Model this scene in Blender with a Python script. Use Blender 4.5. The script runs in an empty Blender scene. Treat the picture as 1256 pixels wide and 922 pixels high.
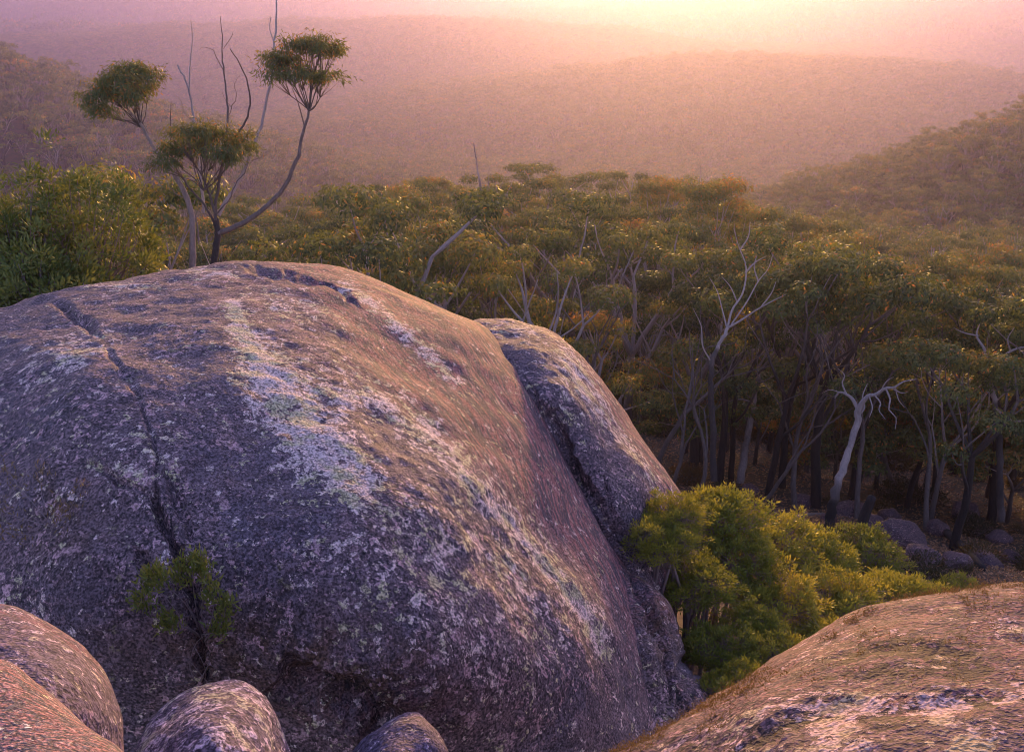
import bpy, math
import numpy as np

rs = np.random.RandomState(7)
scn = bpy.context.scene
COL = scn.collection

# ------------------------------------------------------------------ camera
FPX = 1400.0                     # focal length in pixels of the 1256 px wide photograph
PITCH = math.radians(20.4)       # looking down over the valley
cam_d = bpy.data.cameras.new('camera')
cam_d.sensor_width = 36.0
cam_d.lens = 36.0 * FPX / 1256.0
cam_d.clip_start = 0.1
cam_d.clip_end = 40000.0
cam = bpy.data.objects.new('camera', cam_d)
COL.objects.link(cam)
cam.location = (0, 0, 0)
cam.rotation_euler = (math.pi / 2 - PITCH, 0, 0)
scn.camera = cam

# ------------------------------------------------------------------ light
SKY_TINT = (1.0, 0.76, 1.06, 1.0)
SUN_EL = math.radians(5.5)
SUN_AZ = math.radians(8.4)       # to the right of the view direction (+Y)
world = bpy.data.worlds.new('World')
scn.world = world
world.use_nodes = True
wn = world.node_tree.nodes
bg = wn['Background']
sky = wn.new('ShaderNodeTexSky')
sky.sky_type = 'NISHITA'
sky.sun_disc = False
sky.sun_elevation = SUN_EL
sky.sun_rotation = SUN_AZ
sky.altitude = 300
sky.air_density = 1.0
sky.dust_density = 1.5
sky.ozone_density = 1.7
tint = wn.new('ShaderNodeMix')          # lilac evening air: one even tint over the whole sky
tint.data_type = 'RGBA'
tint.blend_type = 'MULTIPLY'
tint.inputs[0].default_value = 1.0
tint.inputs[7].default_value = SKY_TINT
world.node_tree.links.new(sky.outputs[0], tint.inputs[6])
world.node_tree.links.new(tint.outputs[2], bg.inputs[0])
bg.inputs[1].default_value = 0.13

sun_d = bpy.data.lights.new('sun', 'SUN')
sun_d.energy = 1.0
sun_d.color = (1.0, 0.54, 0.10)
sun_d.angle = math.radians(3.0)
sun = bpy.data.objects.new('sun', sun_d)
COL.objects.link(sun)
sdir = np.array([math.sin(SUN_AZ) * math.cos(SUN_EL), math.cos(SUN_AZ) * math.cos(SUN_EL), math.sin(SUN_EL)])
from mathutils import Vector
sun.rotation_euler = Vector(sdir).to_track_quat('Z', 'Y').to_euler()
sun.location = (60, 300, 120)

vs = scn.view_settings
vs.view_transform = 'Standard'
vs.look = 'None'
vs.gamma = 1.0
vs.use_curve_mapping = False
vs.exposure = 2.1

cy = scn.cycles
cy.use_denoising = True
cy.denoising_prefilter = 'ACCURATE'
cy.filter_width = 0.9
cy.max_bounces = 5
cy.diffuse_bounces = 3
cy.glossy_bounces = 2
cy.transmission_bounces = 3
cy.volume_bounces = 1
cy.transparent_max_bounces = 8
cy.use_adaptive_sampling = False

HAZE_DENSITY = 0.00042
HAZE_COLOR = (0.335, 0.315, 0.60)
HAZE_G = 0.77

# ------------------------------------------------------------------ projection helpers
CP, SP = math.cos(PITCH), math.sin(PITCH)
def unproj(px, py, depth):
    """pixel of the photograph + distance along the view axis -> world point(s)"""
    a = (np.asarray(px, float) - 628.0) / FPX
    b = (461.0 - np.asarray(py, float)) / FPX
    d = np.asarray(depth, float)
    a, b, d = np.broadcast_arrays(a, b, d)
    return np.stack([a * d, (CP + b * SP) * d, (-SP + b * CP) * d], -1)
def proj(P):
    P = np.asarray(P, float)
    d = P[..., 1] * CP - P[..., 2] * SP
    u = P[..., 1] * SP + P[..., 2] * CP
    return 628 + FPX * P[..., 0] / d, 461 - FPX * u / d, d

# ------------------------------------------------------------------ numpy noise
def _h(i, j, k, s):
    n = (i * 374761393 + j * 668265263 + k * 2147483647 + s * 144665) & 0xffffffff
    n = ((n ^ (n >> 13)) * 1274126177) & 0xffffffff
    n = (n ^ (n >> 16)) & 0xffffffff
    return n.astype(np.float64) / 4294967295.0
def vnoise(P, s=0):
    P = np.asarray(P, float)
    F = np.floor(P)
    I = F.astype(np.int64)
    f = P - F
    f = f * f * f * (f * (f * 6 - 15) + 10)
    r = 0
    for a in (0, 1):
        wa = f[..., 0] if a else 1 - f[..., 0]
        for b in (0, 1):
            wb = f[..., 1] if b else 1 - f[..., 1]
            for c in (0, 1):
                wc = f[..., 2] if c else 1 - f[..., 2]
                r = r + wa * wb * wc * _h(I[..., 0] + a, I[..., 1] + b, I[..., 2] + c, s)
    return r
def fbm(P, octv=4, gain=0.5, s=0):
    t, a, n = 0, 1.0, 0.0
    P = np.asarray(P, float)
    for o in range(octv):
        t = t + a * (vnoise(P, s + o * 17) - 0.5)
        n += a
        a *= gain
        P = P * 2.03 + 11.3
    return t / n * 2          # about -1..1
def smooth(a, b, x):
    t = np.clip((x - a) / (b - a), 0, 1)
    return t * t * (3 - 2 * t)

# ------------------------------------------------------------------ mesh helpers
def mk_mesh(name, V, Q, attrs=None, smooth_sh=True, tri=None):
    V = np.ascontiguousarray(V, np.float32)
    nq = 0 if Q is None else len(Q)
    nt = 0 if tri is None else len(tri)
    me = bpy.data.meshes.new(name)
    me.vertices.add(len(V))
    me.vertices.foreach_set('co', V.ravel())
    loops = []
    if nq: loops.append(np.asarray(Q, np.int32).ravel())
    if nt: loops.append(np.asarray(tri, np.int32).ravel())
    if loops:
        L = np.concatenate(loops)
        me.loops.add(len(L))
        me.loops.foreach_set('vertex_index', L)
        st = np.concatenate([np.arange(nq) * 4, nq * 4 + np.arange(nt) * 3]).astype(np.int32)
        me.polygons.add(nq + nt)
        me.polygons.foreach_set('loop_start', st)
        me.polygons.foreach_set('use_smooth', np.full(nq + nt, smooth_sh))
    me.update(calc_edges=True)
    for k, v in (attrs or {}).items():
        v = np.asarray(v)
        if v.ndim == 2:
            at = me.attributes.new(k, 'FLOAT_VECTOR', 'POINT')
            at.data.foreach_set('vector', np.ascontiguousarray(v, np.float32).ravel())
        elif v.dtype.kind == 'i':
            at = me.attributes.new(k, 'INT', 'POINT')
            at.data.foreach_set('value', np.ascontiguousarray(v, np.int32))
        else:
            at = me.attributes.new(k, 'FLOAT', 'POINT')
            at.data.foreach_set('value', np.ascontiguousarray(v, np.float32))
    return me

def link(name, me, mat=None, parent=None, loc=None):
    if mat is not None and len(me.materials) == 0:
        me.materials.append(mat)
    o = bpy.data.objects.new(name, me)
    COL.objects.link(o)
    if parent is not None: o.parent = parent
    if loc is not None: o.location = loc
    return o
def empty(name, loc=(0, 0, 0), rotz=0.0, sc=(1, 1, 1)):
    o = bpy.data.objects.new(name, None)
    o.empty_display_size = 0.3
    COL.objects.link(o)
    o.location = loc
    o.rotation_euler = (0, 0, rotz)
    o.scale = sc
    return o
def tag(o, label=None, cat=None, group=None, kind=None):
    if label: o['label'] = label
    if cat: o['category'] = cat
    if group: o['group'] = group
    if kind: o['kind'] = kind
    return o
def copy_thing(root):
    r = root.copy()
    COL.objects.link(r)
    for ch in root.children:
        c = ch.copy()
        COL.objects.link(c)
        c.parent = r
        for g in ch.children:
            d = g.copy()
            COL.objects.link(d)
            d.parent = c
    return r

def unit(v):
    v = np.asarray(v, float)
    return v / np.maximum(np.linalg.norm(v, axis=-1, keepdims=True), 1e-9)

class MB:
    """collects tubes and leaves, becomes one mesh"""
    def __init__(self):
        self.V, self.Q, self.T, self.n = [], [], [], 0
    def add(self, V, Q, tone):
        V = np.asarray(V, float)
        self.V.append(V)
        self.Q.append(np.asarray(Q, np.int64) + self.n)
        self.T.append(np.broadcast_to(np.asarray(tone, float), (len(V),)))
        self.n += len(V)
    def tube(self, P, R, sides=6, tone=0.5, cap=True, knot=0.0):
        P = np.asarray(P, float)
        R = np.asarray(R, float)
        tone = np.broadcast_to(np.asarray(tone, float), (len(P),))
        if cap:
            P = np.vstack([P, P[-1:] + unit(P[-1] - P[-2]) * R[-1] * 0.5])
            R = np.append(R, R[-1] * 0.15)
            tone = np.append(tone, tone[-1])
        n = len(P)
        T = unit(np.gradient(P, axis=0))
        ref = np.array([0.31, 0.95, 0.1])
        if abs(np.dot(T.mean(0), ref)) > 0.9 * np.linalg.norm(T.mean(0)): ref = np.array([1.0, 0, 0.2])
        A = unit(np.cross(T, ref))
        B = np.cross(T, A)
        an = np.arange(sides) / sides * 2 * np.pi
        ring = (A[:, None] * np.cos(an)[None, :, None] + B[:, None] * np.sin(an)[None, :, None]) * R[:, None, None]
        if knot:
            ring = ring * (1 + knot * 2 * (vnoise((P[:, None] + ring) * np.array([7.0, 7.0, 2.5]), 4) - 0.5))[..., None]
        V = (P[:, None] + ring).reshape(-1, 3)
        i = np.arange(n - 1)[:, None] * sides
        j = np.arange(sides)[None]
        j2 = (j + 1) % sides
        Q = np.stack([i + j, i + j2, i + sides + j2, i + sides + j], -1).reshape(-1, 4)
        self.add(V, Q, np.repeat(tone, sides))
    def leaves(self, P, D, L, W, tone, rng, nrm=None):
        """rhombic leaves: base points P, directions D"""
        D = unit(D)
        n = len(P)
        ref = rng.normal(size=(n, 3)) if nrm is None else nrm + rng.normal(size=(n, 3)) * 0.45
        S = unit(np.cross(D, ref))
        L = np.broadcast_to(np.asarray(L, float), (n,))[:, None]
        W = np.broadcast_to(np.asarray(W, float), (n,))[:, None]
        m = P + D * L * 0.45
        V = np.stack([P, m + S * W * 0.5, P + D * L, m - S * W * 0.5], 1).reshape(-1, 3)
        Q = np.arange(4 * n).reshape(-1, 4)
        self.add(V, Q, np.repeat(np.broadcast_to(np.asarray(tone, float), (n,)), 4))
    def mesh(self, name, smooth_sh=True):
        return mk_mesh(name, np.vstack(self.V), np.vstack(self.Q), {'tone': np.concatenate(self.T)}, smooth_sh)

def bez(P, n):
    """smooth path through control points (Catmull-Rom), n samples"""
    P = np.asarray(P, float)
    if len(P) == 2:
        t = np.linspace(0, 1, n)[:, None]
        return P[0] * (1 - t) + P[1] * t
    E = np.vstack([2 * P[0] - P[1], P, 2 * P[-1] - P[-2]])
    u = np.linspace(0, len(P) - 1 - 1e-6, n)
    i = u.astype(int)
    t = (u - i)[:, None]
    a, b, c, d = E[i], E[i + 1], E[i + 2], E[i + 3]
    return 0.5 * (2 * b + (c - a) * t + (2 * a - 5 * b + 4 * c - d) * t * t + (3 * b - a - 3 * c + d) * t ** 3)

# ------------------------------------------------------------------ materials
class NG:
    def __init__(self, mat):
        self.m = mat
        mat.use_nodes = True
        self.t = mat.node_tree
        self.t.nodes.clear()
        self.out = self.t.nodes.new('ShaderNodeOutputMaterial')
    def n(self, typ, ins=None, **props):
        nd = self.t.nodes.new(typ)
        for k, v in props.items(): setattr(nd, k, v)
        for k, v in (ins or {}).items():
            if isinstance(v, bpy.types.NodeSocket): self.t.links.new(v, nd.inputs[k])
            else: nd.inputs[k].default_value = v
        return nd
    def math(self, op, a, b=0.0, c=None, clamp=False):
        i = {0: a, 1: b}
        if c is not None: i[2] = c
        return self.n('ShaderNodeMath', i, operation=op, use_clamp=clamp).outputs[0]
    def noise(self, vec, scale, detail=4, rough=0.6, dist=0.0, col=False):
        nd = self.n('ShaderNodeTexNoise', {'Vector': vec, 'Scale': scale, 'Detail': detail, 'Roughness': rough, 'Distortion': dist})
        return nd.outputs['Color' if col else 'Fac']
    def step(self, x, lo, hi):
        return self.n('ShaderNodeMapRange', {'Value': x, 'From Min': lo, 'From Max': hi}, interpolation_type='SMOOTHSTEP').outputs[0]
    def mix(self, fac, a, b, blend='MIX'):
        nd = self.n('ShaderNodeMix', {}, data_type='RGBA', blend_type=blend)
        for k, v in ((0, fac), (6, a), (7, b)):
            if isinstance(v, bpy.types.NodeSocket): self.t.links.new(v, nd.inputs[k])
            else: nd.inputs[k].default_value = v if k == 0 else (tuple(v) + (1,))[:4]
        return nd.outputs[2]
    def ramp(self, x, stops):
        nd = self.n('ShaderNodeValToRGB', {0: x})
        el = nd.color_ramp.elements
        while len(el) < len(stops): el.new(0.5)
        for e, (p, c) in zip(el, stops):
            e.position = p
            e.color = tuple(c) + (1,)
        return nd.outputs[0]
    def attr(self, name, vec=False):
        nd = self.n('ShaderNodeAttribute', attribute_name=name)
        return nd.outputs['Vector' if vec else 'Fac']

def new_mat(name):
    m = bpy.data.materials.new(name)
    return m, NG(m)

def rock_material(name, warm=0.0, crust=0.0, pale=0.0, grain=1.0, flake=0.0, tint=(1, 1, 1)):
    m, g = new_mat(name)
    co = g.n('ShaderNodeTexCoord').outputs['Object']
    wob = g.n('ShaderNodeVectorMath', {0: co, 1: g.n('ShaderNodeVectorMath', {0: g.noise(co, 6, 3, 0.6, col=True), 'Scale': 0.05}, operation='SCALE').outputs[0]}, operation='ADD').outputs[0]
    aP, aD, aK, aO = g.attr('pale'), g.attr('dark'), g.attr('pink'), g.attr('ochre')
    st = g.attr('streak', True)
    big = g.noise(co, 0.9, 4, 0.55)
    mid = g.noise(wob, 5.0, 5, 0.70)
    mid2 = g.noise(co, 9.0 * grain, 4, 0.72)
    fine = g.noise(co, 40.0 * grain, 1, 0.6)
    grn = g.n('ShaderNodeTexVoronoi', {'Vector': co, 'Scale': 55.0 * grain}).outputs['Color']
    grn = g.n('ShaderNodeSeparateColor', {0: grn}).outputs[0]
    # bare granite: cool grey to rose
    spk = g.noise(co, 24.0 * grain, 2, 0.6)
    spk2 = g.noise(co, 15.0 * grain, 3, 0.65)
    base = g.mix(g.step(big, 0.35, 0.65), (0.150, 0.114, 0.138), (0.215, 0.142, 0.150))
    base = g.mix(g.math('MULTIPLY', g.step(mid, 0.42, 0.60), 0.75), base, (0.105, 0.072, 0.086))
    reg = g.step(g.noise(co, 0.75, 3, 0.55), 0.40, 0.58)          # some areas weathered rough, others washed smooth
    base = g.mix(g.math('MULTIPLY', g.step(spk2, 0.55, 0.61), g.math('ADD', 0.18, g.math('MULTIPLY', reg, 0.62))), base, (0.400, 0.255, 0.270))
    base = g.mix(g.math('MULTIPLY', g.step(spk, 0.54, 0.60), g.math('ADD', 0.35, g.math('MULTIPLY', reg, 0.5))), base, (0.042, 0.036, 0.040))
    # washed flank: iron-stained streaks running down the slope
    s1 = g.noise(st, 1.0, 4, 0.70)
    s2 = g.noise(st, 2.3, 3, 0.70)
    rose = g.mix(g.step(g.math('ADD', s1, g.math('MULTIPLY', g.math('SUBTRACT', s2, 0.5), 0.8)), 0.45, 0.55), (0.085, 0.064, 0.084), (0.290, 0.112, 0.115))
    rose = g.mix(g.math('MULTIPLY', g.step(s2, 0.58, 0.66), 0.9), rose, (0.42, 0.255, 0.25))
    rose = g.mix(g.math('MULTIPLY', g.step(s2, 0.44, 0.36), 0.75), rose, (0.060, 0.046, 0.056))
    rose = g.mix(g.math('MULTIPLY', g.step(spk, 0.58, 0.68), 0.6), rose, (0.07, 0.052, 0.056))
    pk = g.math('ADD', aK, warm, clamp=True)
    base = g.mix(pk, base, rose)
    # ochre moss film low on the face
    base = g.mix(g.math('MULTIPLY', aO, g.step(mid, 0.35, 0.6)), base, (0.125, 0.070, 0.036))
    # black crust lichen in ragged blotches, and painted shade in cracks and hollow
    dk = g.math('ADD', g.math('ADD', g.math('MULTIPLY', g.math('SUBTRACT', g.noise(co, 1.3, 3, 0.6), 0.5), 0.75), g.math('MULTIPLY', mid2, 0.55), g.math('MULTIPLY', mid, 0.45)), g.math('MULTIPLY', g.math('SUBTRACT', spk2, 0.5), 0.55))
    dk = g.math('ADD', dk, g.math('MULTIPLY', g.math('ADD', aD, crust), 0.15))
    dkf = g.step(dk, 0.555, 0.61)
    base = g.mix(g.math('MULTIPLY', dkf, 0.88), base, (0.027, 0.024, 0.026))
    # pale rose patches where the crust has flaked off
    fl = g.noise(wob, 4.3, 4, 0.62)
    fl2 = g.noise(wob, 10.0, 3, 0.6)
    flf = g.math('MULTIPLY', g.math('ADD', 0.25, g.math('MULTIPLY', reg, 0.75)), g.math('MAXIMUM', g.step(g.math('ADD', fl, flake), 0.615, 0.632), g.math('MULTIPLY', g.step(g.math('ADD', fl2, flake), 0.60, 0.62), 0.95)))
    base = g.mix(g.math('MULTIPLY', flf, g.math('SUBTRACT', 0.9, g.math('MULTIPLY', pk, 0.75))), base, (0.54, 0.335, 0.345))
    # pale lichen, broken up
    pl = g.math('ADD', g.math('ADD', g.noise(wob, 6.5, 5, 0.74), g.math('MULTIPLY', g.math('SUBTRACT', spk2, 0.5), 0.75)), g.math('MULTIPLY', g.math('ADD', aP, pale), 0.26))
    plf = g.step(pl, 0.635, 0.660)
    lich = g.mix(g.step(g.noise(co, 3.1, 5, 0.6), 0.46, 0.58), (0.68, 0.52, 0.48), (0.54, 0.47, 0.28))
    base = g.mix(g.math('MULTIPLY', plf, 0.92), base, lich)
    # yellow-green rosettes, few
    gr = g.noise(co, 3.4, 5, 0.66)
    base = g.mix(g.math('MULTIPLY', g.math('MULTIPLY', g.step(gr, 0.62, 0.66), g.step(spk2, 0.44, 0.56)), 0.6), base, (0.25, 0.215, 0.105))
    # mineral grain
    v = g.math('ADD', g.math('MULTIPLY', g.step(fine, 0.38, 0.62), 0.95), g.math('MULTIPLY', grn, 0.45))
    v = g.math('ADD', v, 0.33)
    v = g.math('MULTIPLY', v, 0.88)
    base = g.mix(1.0, base, g.n('ShaderNodeCombineColor', {0: g.math('MULTIPLY', v, tint[0]), 1: g.math('MULTIPLY', v, tint[1]), 2: g.math('MULTIPLY', v, tint[2])}).outputs[0], 'MULTIPLY')
    hgt = g.math('ADD', g.math('MULTIPLY', mid2, 0.6), g.math('ADD', g.math('MULTIPLY', fine, 0.5), g.math('MULTIPLY', spk2, 0.45)))
    hgt = g.math('ADD', hgt, g.math('MULTIPLY', g.math('MAXIMUM', plf, flf), 0.12))
    hgt = g.math('SUBTRACT', hgt, g.math('MULTIPLY', dkf, 0.10))
    bp = g.n('ShaderNodeBump', {'Strength': 0.75, 'Distance': 0.032, 'Height': hgt}).outputs[0]
    p = g.n('ShaderNodeBsdfPrincipled', {'Base Color': base, 'Roughness': 0.82, 'Normal': bp, 'Specular IOR Level': 0.3})
    g.t.links.new(p.outputs[0], g.out.inputs[0])
    return m

def leaf_material(name, stops, trans=0.35, rnd=0.25, tcol=(1.25, 1.05, 0.55)):
    m, g = new_mat(name)
    tone = g.attr('tone')
    r = g.n('ShaderNodeObjectInfo').outputs['Random']
    x = g.math('ADD', tone, g.math('MULTIPLY', g.math('SUBTRACT', r, 0.5), rnd), clamp=True)
    c = g.ramp(x, stops)
    p = g.n('ShaderNodeBsdfPrincipled', {'Base Color': c, 'Roughness': 0.5, 'Specular IOR Level': 0.35})
    tc = g.mix(1.0, c, tcol, 'MULTIPLY')
    t = g.n('ShaderNodeBsdfTranslucent', {'Color': tc})
    mx = g.n('ShaderNodeMixShader', {0: trans, 1: p.outputs[0], 2: t.outputs[0]})
    g.t.links.new(mx.outputs[0], g.out.inputs[0])
    return m

def bark_material(name, stops):
    m, g = new_mat(name)
    co = g.n('ShaderNodeTexCoord').outputs['Object']
    mp = g.n('ShaderNodeMapping', {'Vector': co, 'Scale': (9, 9, 1.6)}).outputs[0]
    n1 = g.noise(mp, 1.6, 7, 0.7)
    n2 = g.noise(mp, 6.0, 5, 0.7)
    x = g.math('ADD', g.attr('tone'), g.math('MULTIPLY', g.math('SUBTRACT', n1, 0.5), 0.55), clamp=True)
    c = g.ramp(x, stops)
    v = g.math('ADD', g.math('MULTIPLY', n2, 1.0), 0.5)
    c = g.mix(1.0, c, g.n('ShaderNodeCombineColor', {0: v, 1: v, 2: v}).outputs[0], 'MULTIPLY')
    bp = g.n('ShaderNodeBump', {'Strength': 0.7, 'Distance': 0.03, 'Height': g.math('ADD', n1, n2)}).outputs[0]
    p = g.n('ShaderNodeBsdfPrincipled', {'Base Color': c, 'Roughness': 0.85, 'Normal': bp})
    g.t.links.new(p.outputs[0], g.out.inputs[0])
    return m

M_ROCK = rock_material('granite_main')
M_ROCK_FRONT = rock_material('granite_front', warm=0.2, crust=1.05, pale=-0.03, grain=0.95, flake=-0.02, tint=(0.80, 0.68, 0.70))
M_ROCK_WARM = rock_material('granite_warm_lit', warm=1.0, crust=-0.3, grain=1.5, tint=(1.12, 1.34, 1.3))  # orange sunlight on the slab put into its rock colour
M_ROCK_GREY = rock_material('granite_grey', crust=0.4, pale=0.15, grain=1.05, flake=-0.02, tint=(0.78, 0.80, 1.06))
M_ROCK_FAR = rock_material('granite_floor', warm=0.2, crust=0.5, pale=-0.2, grain=0.8, tint=(0.85, 0.80, 0.74))
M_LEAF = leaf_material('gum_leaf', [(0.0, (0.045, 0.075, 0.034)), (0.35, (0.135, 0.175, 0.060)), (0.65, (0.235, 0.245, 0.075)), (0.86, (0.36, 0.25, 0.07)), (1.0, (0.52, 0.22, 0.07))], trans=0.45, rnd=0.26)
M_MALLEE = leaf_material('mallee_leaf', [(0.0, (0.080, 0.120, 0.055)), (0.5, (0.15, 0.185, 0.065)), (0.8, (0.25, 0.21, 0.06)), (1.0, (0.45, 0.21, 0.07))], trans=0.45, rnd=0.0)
M_SHRUB = leaf_material('shrub_leaf', [(0.0, (0.060, 0.095, 0.024)), (0.4, (0.185, 0.225, 0.042)), (0.75, (0.35, 0.35, 0.06)), (1.0, (0.48, 0.40, 0.09))], trans=0.45, rnd=0.25)
M_BUSH = leaf_material('bush_leaf', [(0.0, (0.050, 0.090, 0.026)), (0.5, (0.115, 0.17, 0.04)), (0.85, (0.26, 0.27, 0.06)), (1.0, (0.38, 0.28, 0.08))], rnd=0.1)
M_UNDER = leaf_material('undergrowth_leaf', [(0.0, (0.025, 0.030, 0.012)), (0.5, (0.070, 0.065, 0.022)), (0.8, (0.15, 0.085, 0.03)), (1.0, (0.24, 0.10, 0.03))], rnd=0.8)
M_MOSS = leaf_material('moss_frond', [(0.0, (0.07, 0.055, 0.02)), (1.0, (0.25, 0.17, 0.06))], rnd=0.0)
M_BARK = bark_material('gum_bark', [(0.0, (0.012, 0.011, 0.011)), (0.3, (0.050, 0.038, 0.033)), (0.6, (0.15, 0.115, 0.10)), (1.0, (0.46, 0.36, 0.32))])
M_TWIG = bark_material('twig_bark', [(0.0, (0.05, 0.04, 0.04)), (1.0, (0.34, 0.25, 0.25))])

def ground_material():
    m, g = new_mat('forest_floor')
    co = g.n('ShaderNodeTexCoord').outputs['Object']
    a = g.noise(co, 0.35, 6, 0.65)
    b = g.noise(co, 3.0, 8, 0.7)
    c = g.mix(g.step(a, 0.4, 0.6), (0.050, 0.040, 0.024), (0.095, 0.056, 0.030))
    c = g.mix(g.step(b, 0.5, 0.7), c, (0.150, 0.075, 0.035))
    c = g.mix(g.step(g.noise(co, 9.0, 6, 0.7), 0.55, 0.7), c, (0.030, 0.028, 0.016))
    bp = g.n('ShaderNodeBump', {'Strength': 0.8, 'Distance': 0.15, 'Height': b}).outputs[0]
    p = g.n('ShaderNodeBsdfPrincipled', {'Base Color': c, 'Roughness': 0.95, 'Normal': bp})
    g.t.links.new(p.outputs[0], g.out.inputs[0])
    return m
M_GROUND = ground_material()

# ------------------------------------------------------------------ ground
KR = np.array([0, 8, 12, 16, 24, 32, 42, 60, 90, 118, 140, 180, 260, 400, 700, 1500, 3000, 9000], float)
KZ = np.array([-8, -9, -10, -11.2, -14, -17.2, -21, -24.6, -29.0, -33.0, -40, -56, -90, -124, -152, -172, -175, -168], float)
def hgt(x, y):
    x = np.asarray(x, float); y = np.asarray(y, float)
    r = np.hypot(x, y)
    az = np.degrees(np.arctan2(x, y))
    z = np.interp(np.log1p(r), np.log1p(KR), KZ)
    z = z + 4.6 * np.exp(-((x + 7.5) ** 2 + (y - 24) ** 2) / (2 * 6.5 ** 2))
    z = z - 5.5 * smooth(8, 18, az) * smooth(45, 90, r) * (1 - smooth(140, 190, r))
    z = z - 2.5 * (1 - smooth(-12, 0, az)) * smooth(50, 90, r) * (1 - smooth(140, 190, r))
    # wooded hill on the right, wooded ridge on the left, low ridges further off
    z = z + 85 * np.exp(-((x - 235) / 118) ** 2 / 2 - ((y - 315) / 80) ** 2 / 2)
    z = z + 135 * np.exp(-((x + 430) / 190) ** 2 / 2 - ((y - 540) / 140) ** 2 / 2)
    z = z + 62 * np.exp(-((x + 330) / 420) ** 2 / 2 - ((y - 1750) / 210) ** 2 / 2)
    z = z + 50 * np.exp(-((x - 180) / 260) ** 2 / 2 - ((y - 1150) / 170) ** 2 / 2)
    z = z + 75 * np.exp(-((x - 950) / 500) ** 2 / 2 - ((y - 2500) / 330) ** 2 / 2)
    z = z + 70 * np.exp(-((x + 900) / 700) ** 2 / 2 - ((y - 3300) / 300) ** 2 / 2)
    P = np.stack([x, y, 0 * x], -1)
    z = z + smooth(300, 800, r) * 34 * fbm(P / 420.0, 3, 0.5, 3)
    z = z + smooth(15, 40, r) * 0.9 * fbm(P / 9.0, 3, 0.5, 5)
    return z

def build_ground():
    R = np.concatenate([np.linspace(0.5, 60, 120), 60 * (11000 / 60) ** (np.arange(1, 200) / 199.0)])
    A = np.concatenate([np.linspace(-40, 40, 260), np.linspace(40, 320, 90)[1:-1]])
    A = np.radians(A)
    X = R[:, None] * np.sin(A)[None]
    Y = R[:, None] * np.cos(A)[None]
    V = np.stack([X, Y, hgt(X, Y)], -1).reshape(-1, 3)
    n, k = len(R), len(A)
    i = np.arange(n - 1)[:, None] * k
    j = np.arange(k)[None]
    j2 = (j + 1) % k
    Q = np.stack([i + j, i + j2, i + k + j2, i + k + j], -1).reshape(-1, 4)
    Q = Q[:, ::-1]
    o = link('ground', mk_mesh('ground', V, Q), M_GROUND)
    tag(o, kind='structure')
build_ground()

def ground_hit(px, py):
    d = np.concatenate([np.linspace(8, 200, 3000), np.linspace(200, 3000, 3000)])
    P = unproj(px, py, d)
    k = np.argmax(P[:, 2] < hgt(P[:, 0], P[:, 1]))
    return P[k], d[k]

# ------------------------------------------------------------------ boulders
def tps(pts):
    pts = np.asarray(pts, float)
    X = pts[:, :2] / 100.0
    n = len(X)
    def U(r2): return r2 * np.log(r2 + 1e-9)
    K = U(((X[:, None] - X[None]) ** 2).sum(-1)) + np.eye(n) * 0.05
    Pm = np.hstack([np.ones((n, 1)), X])
    A = np.block([[K, Pm], [Pm.T, np.zeros((3, 3))]])
    w = np.linalg.solve(A, np.concatenate([pts[:, 2], np.zeros(3)]))
    def f(px, py):
        sh = np.shape(px)
        Y = np.stack([np.ravel(px), np.ravel(py)], -1) / 100.0
        out = w[n] + Y @ w[n + 1:]
        for k in range(n):
            out = out + w[k] * U(((Y - X[k]) ** 2).sum(-1))
        return out.reshape(sh)
    return f

def poly_dist(px, py, line):
    """distance to a polyline in photo pixels, and fraction along it"""
    L = np.asarray(line, float)
    best = np.full(np.shape(px), 1e9)
    frac = np.zeros(np.shape(px))
    for k in range(len(L) - 1):
        a, b = L[k, :2], L[k + 1, :2]
        ab = b - a
        t = np.clip(((px - a[0]) * ab[0] + (py - a[1]) * ab[1]) / (ab @ ab), 0, 1)
        d = np.hypot(px - a[0] - t * ab[0], py - a[1] - t * ab[1])
        m = d < best
        best = np.where(m, d, best)
        frac = np.where(m, k + t, frac)
    return best, frac

def vertex_normals(V, Q):
    a, b, c, d = V[Q[:, 0]], V[Q[:, 1]], V[Q[:, 2]], V[Q[:, 3]]
    N = np.cross(c - a, d - b)
    out = np.zeros_like(V)
    for k in range(4):
        for ax in range(3):
            out[:, ax] += np.bincount(Q[:, k], N[:, ax], minlength=len(V))
    return unit(out)

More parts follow.
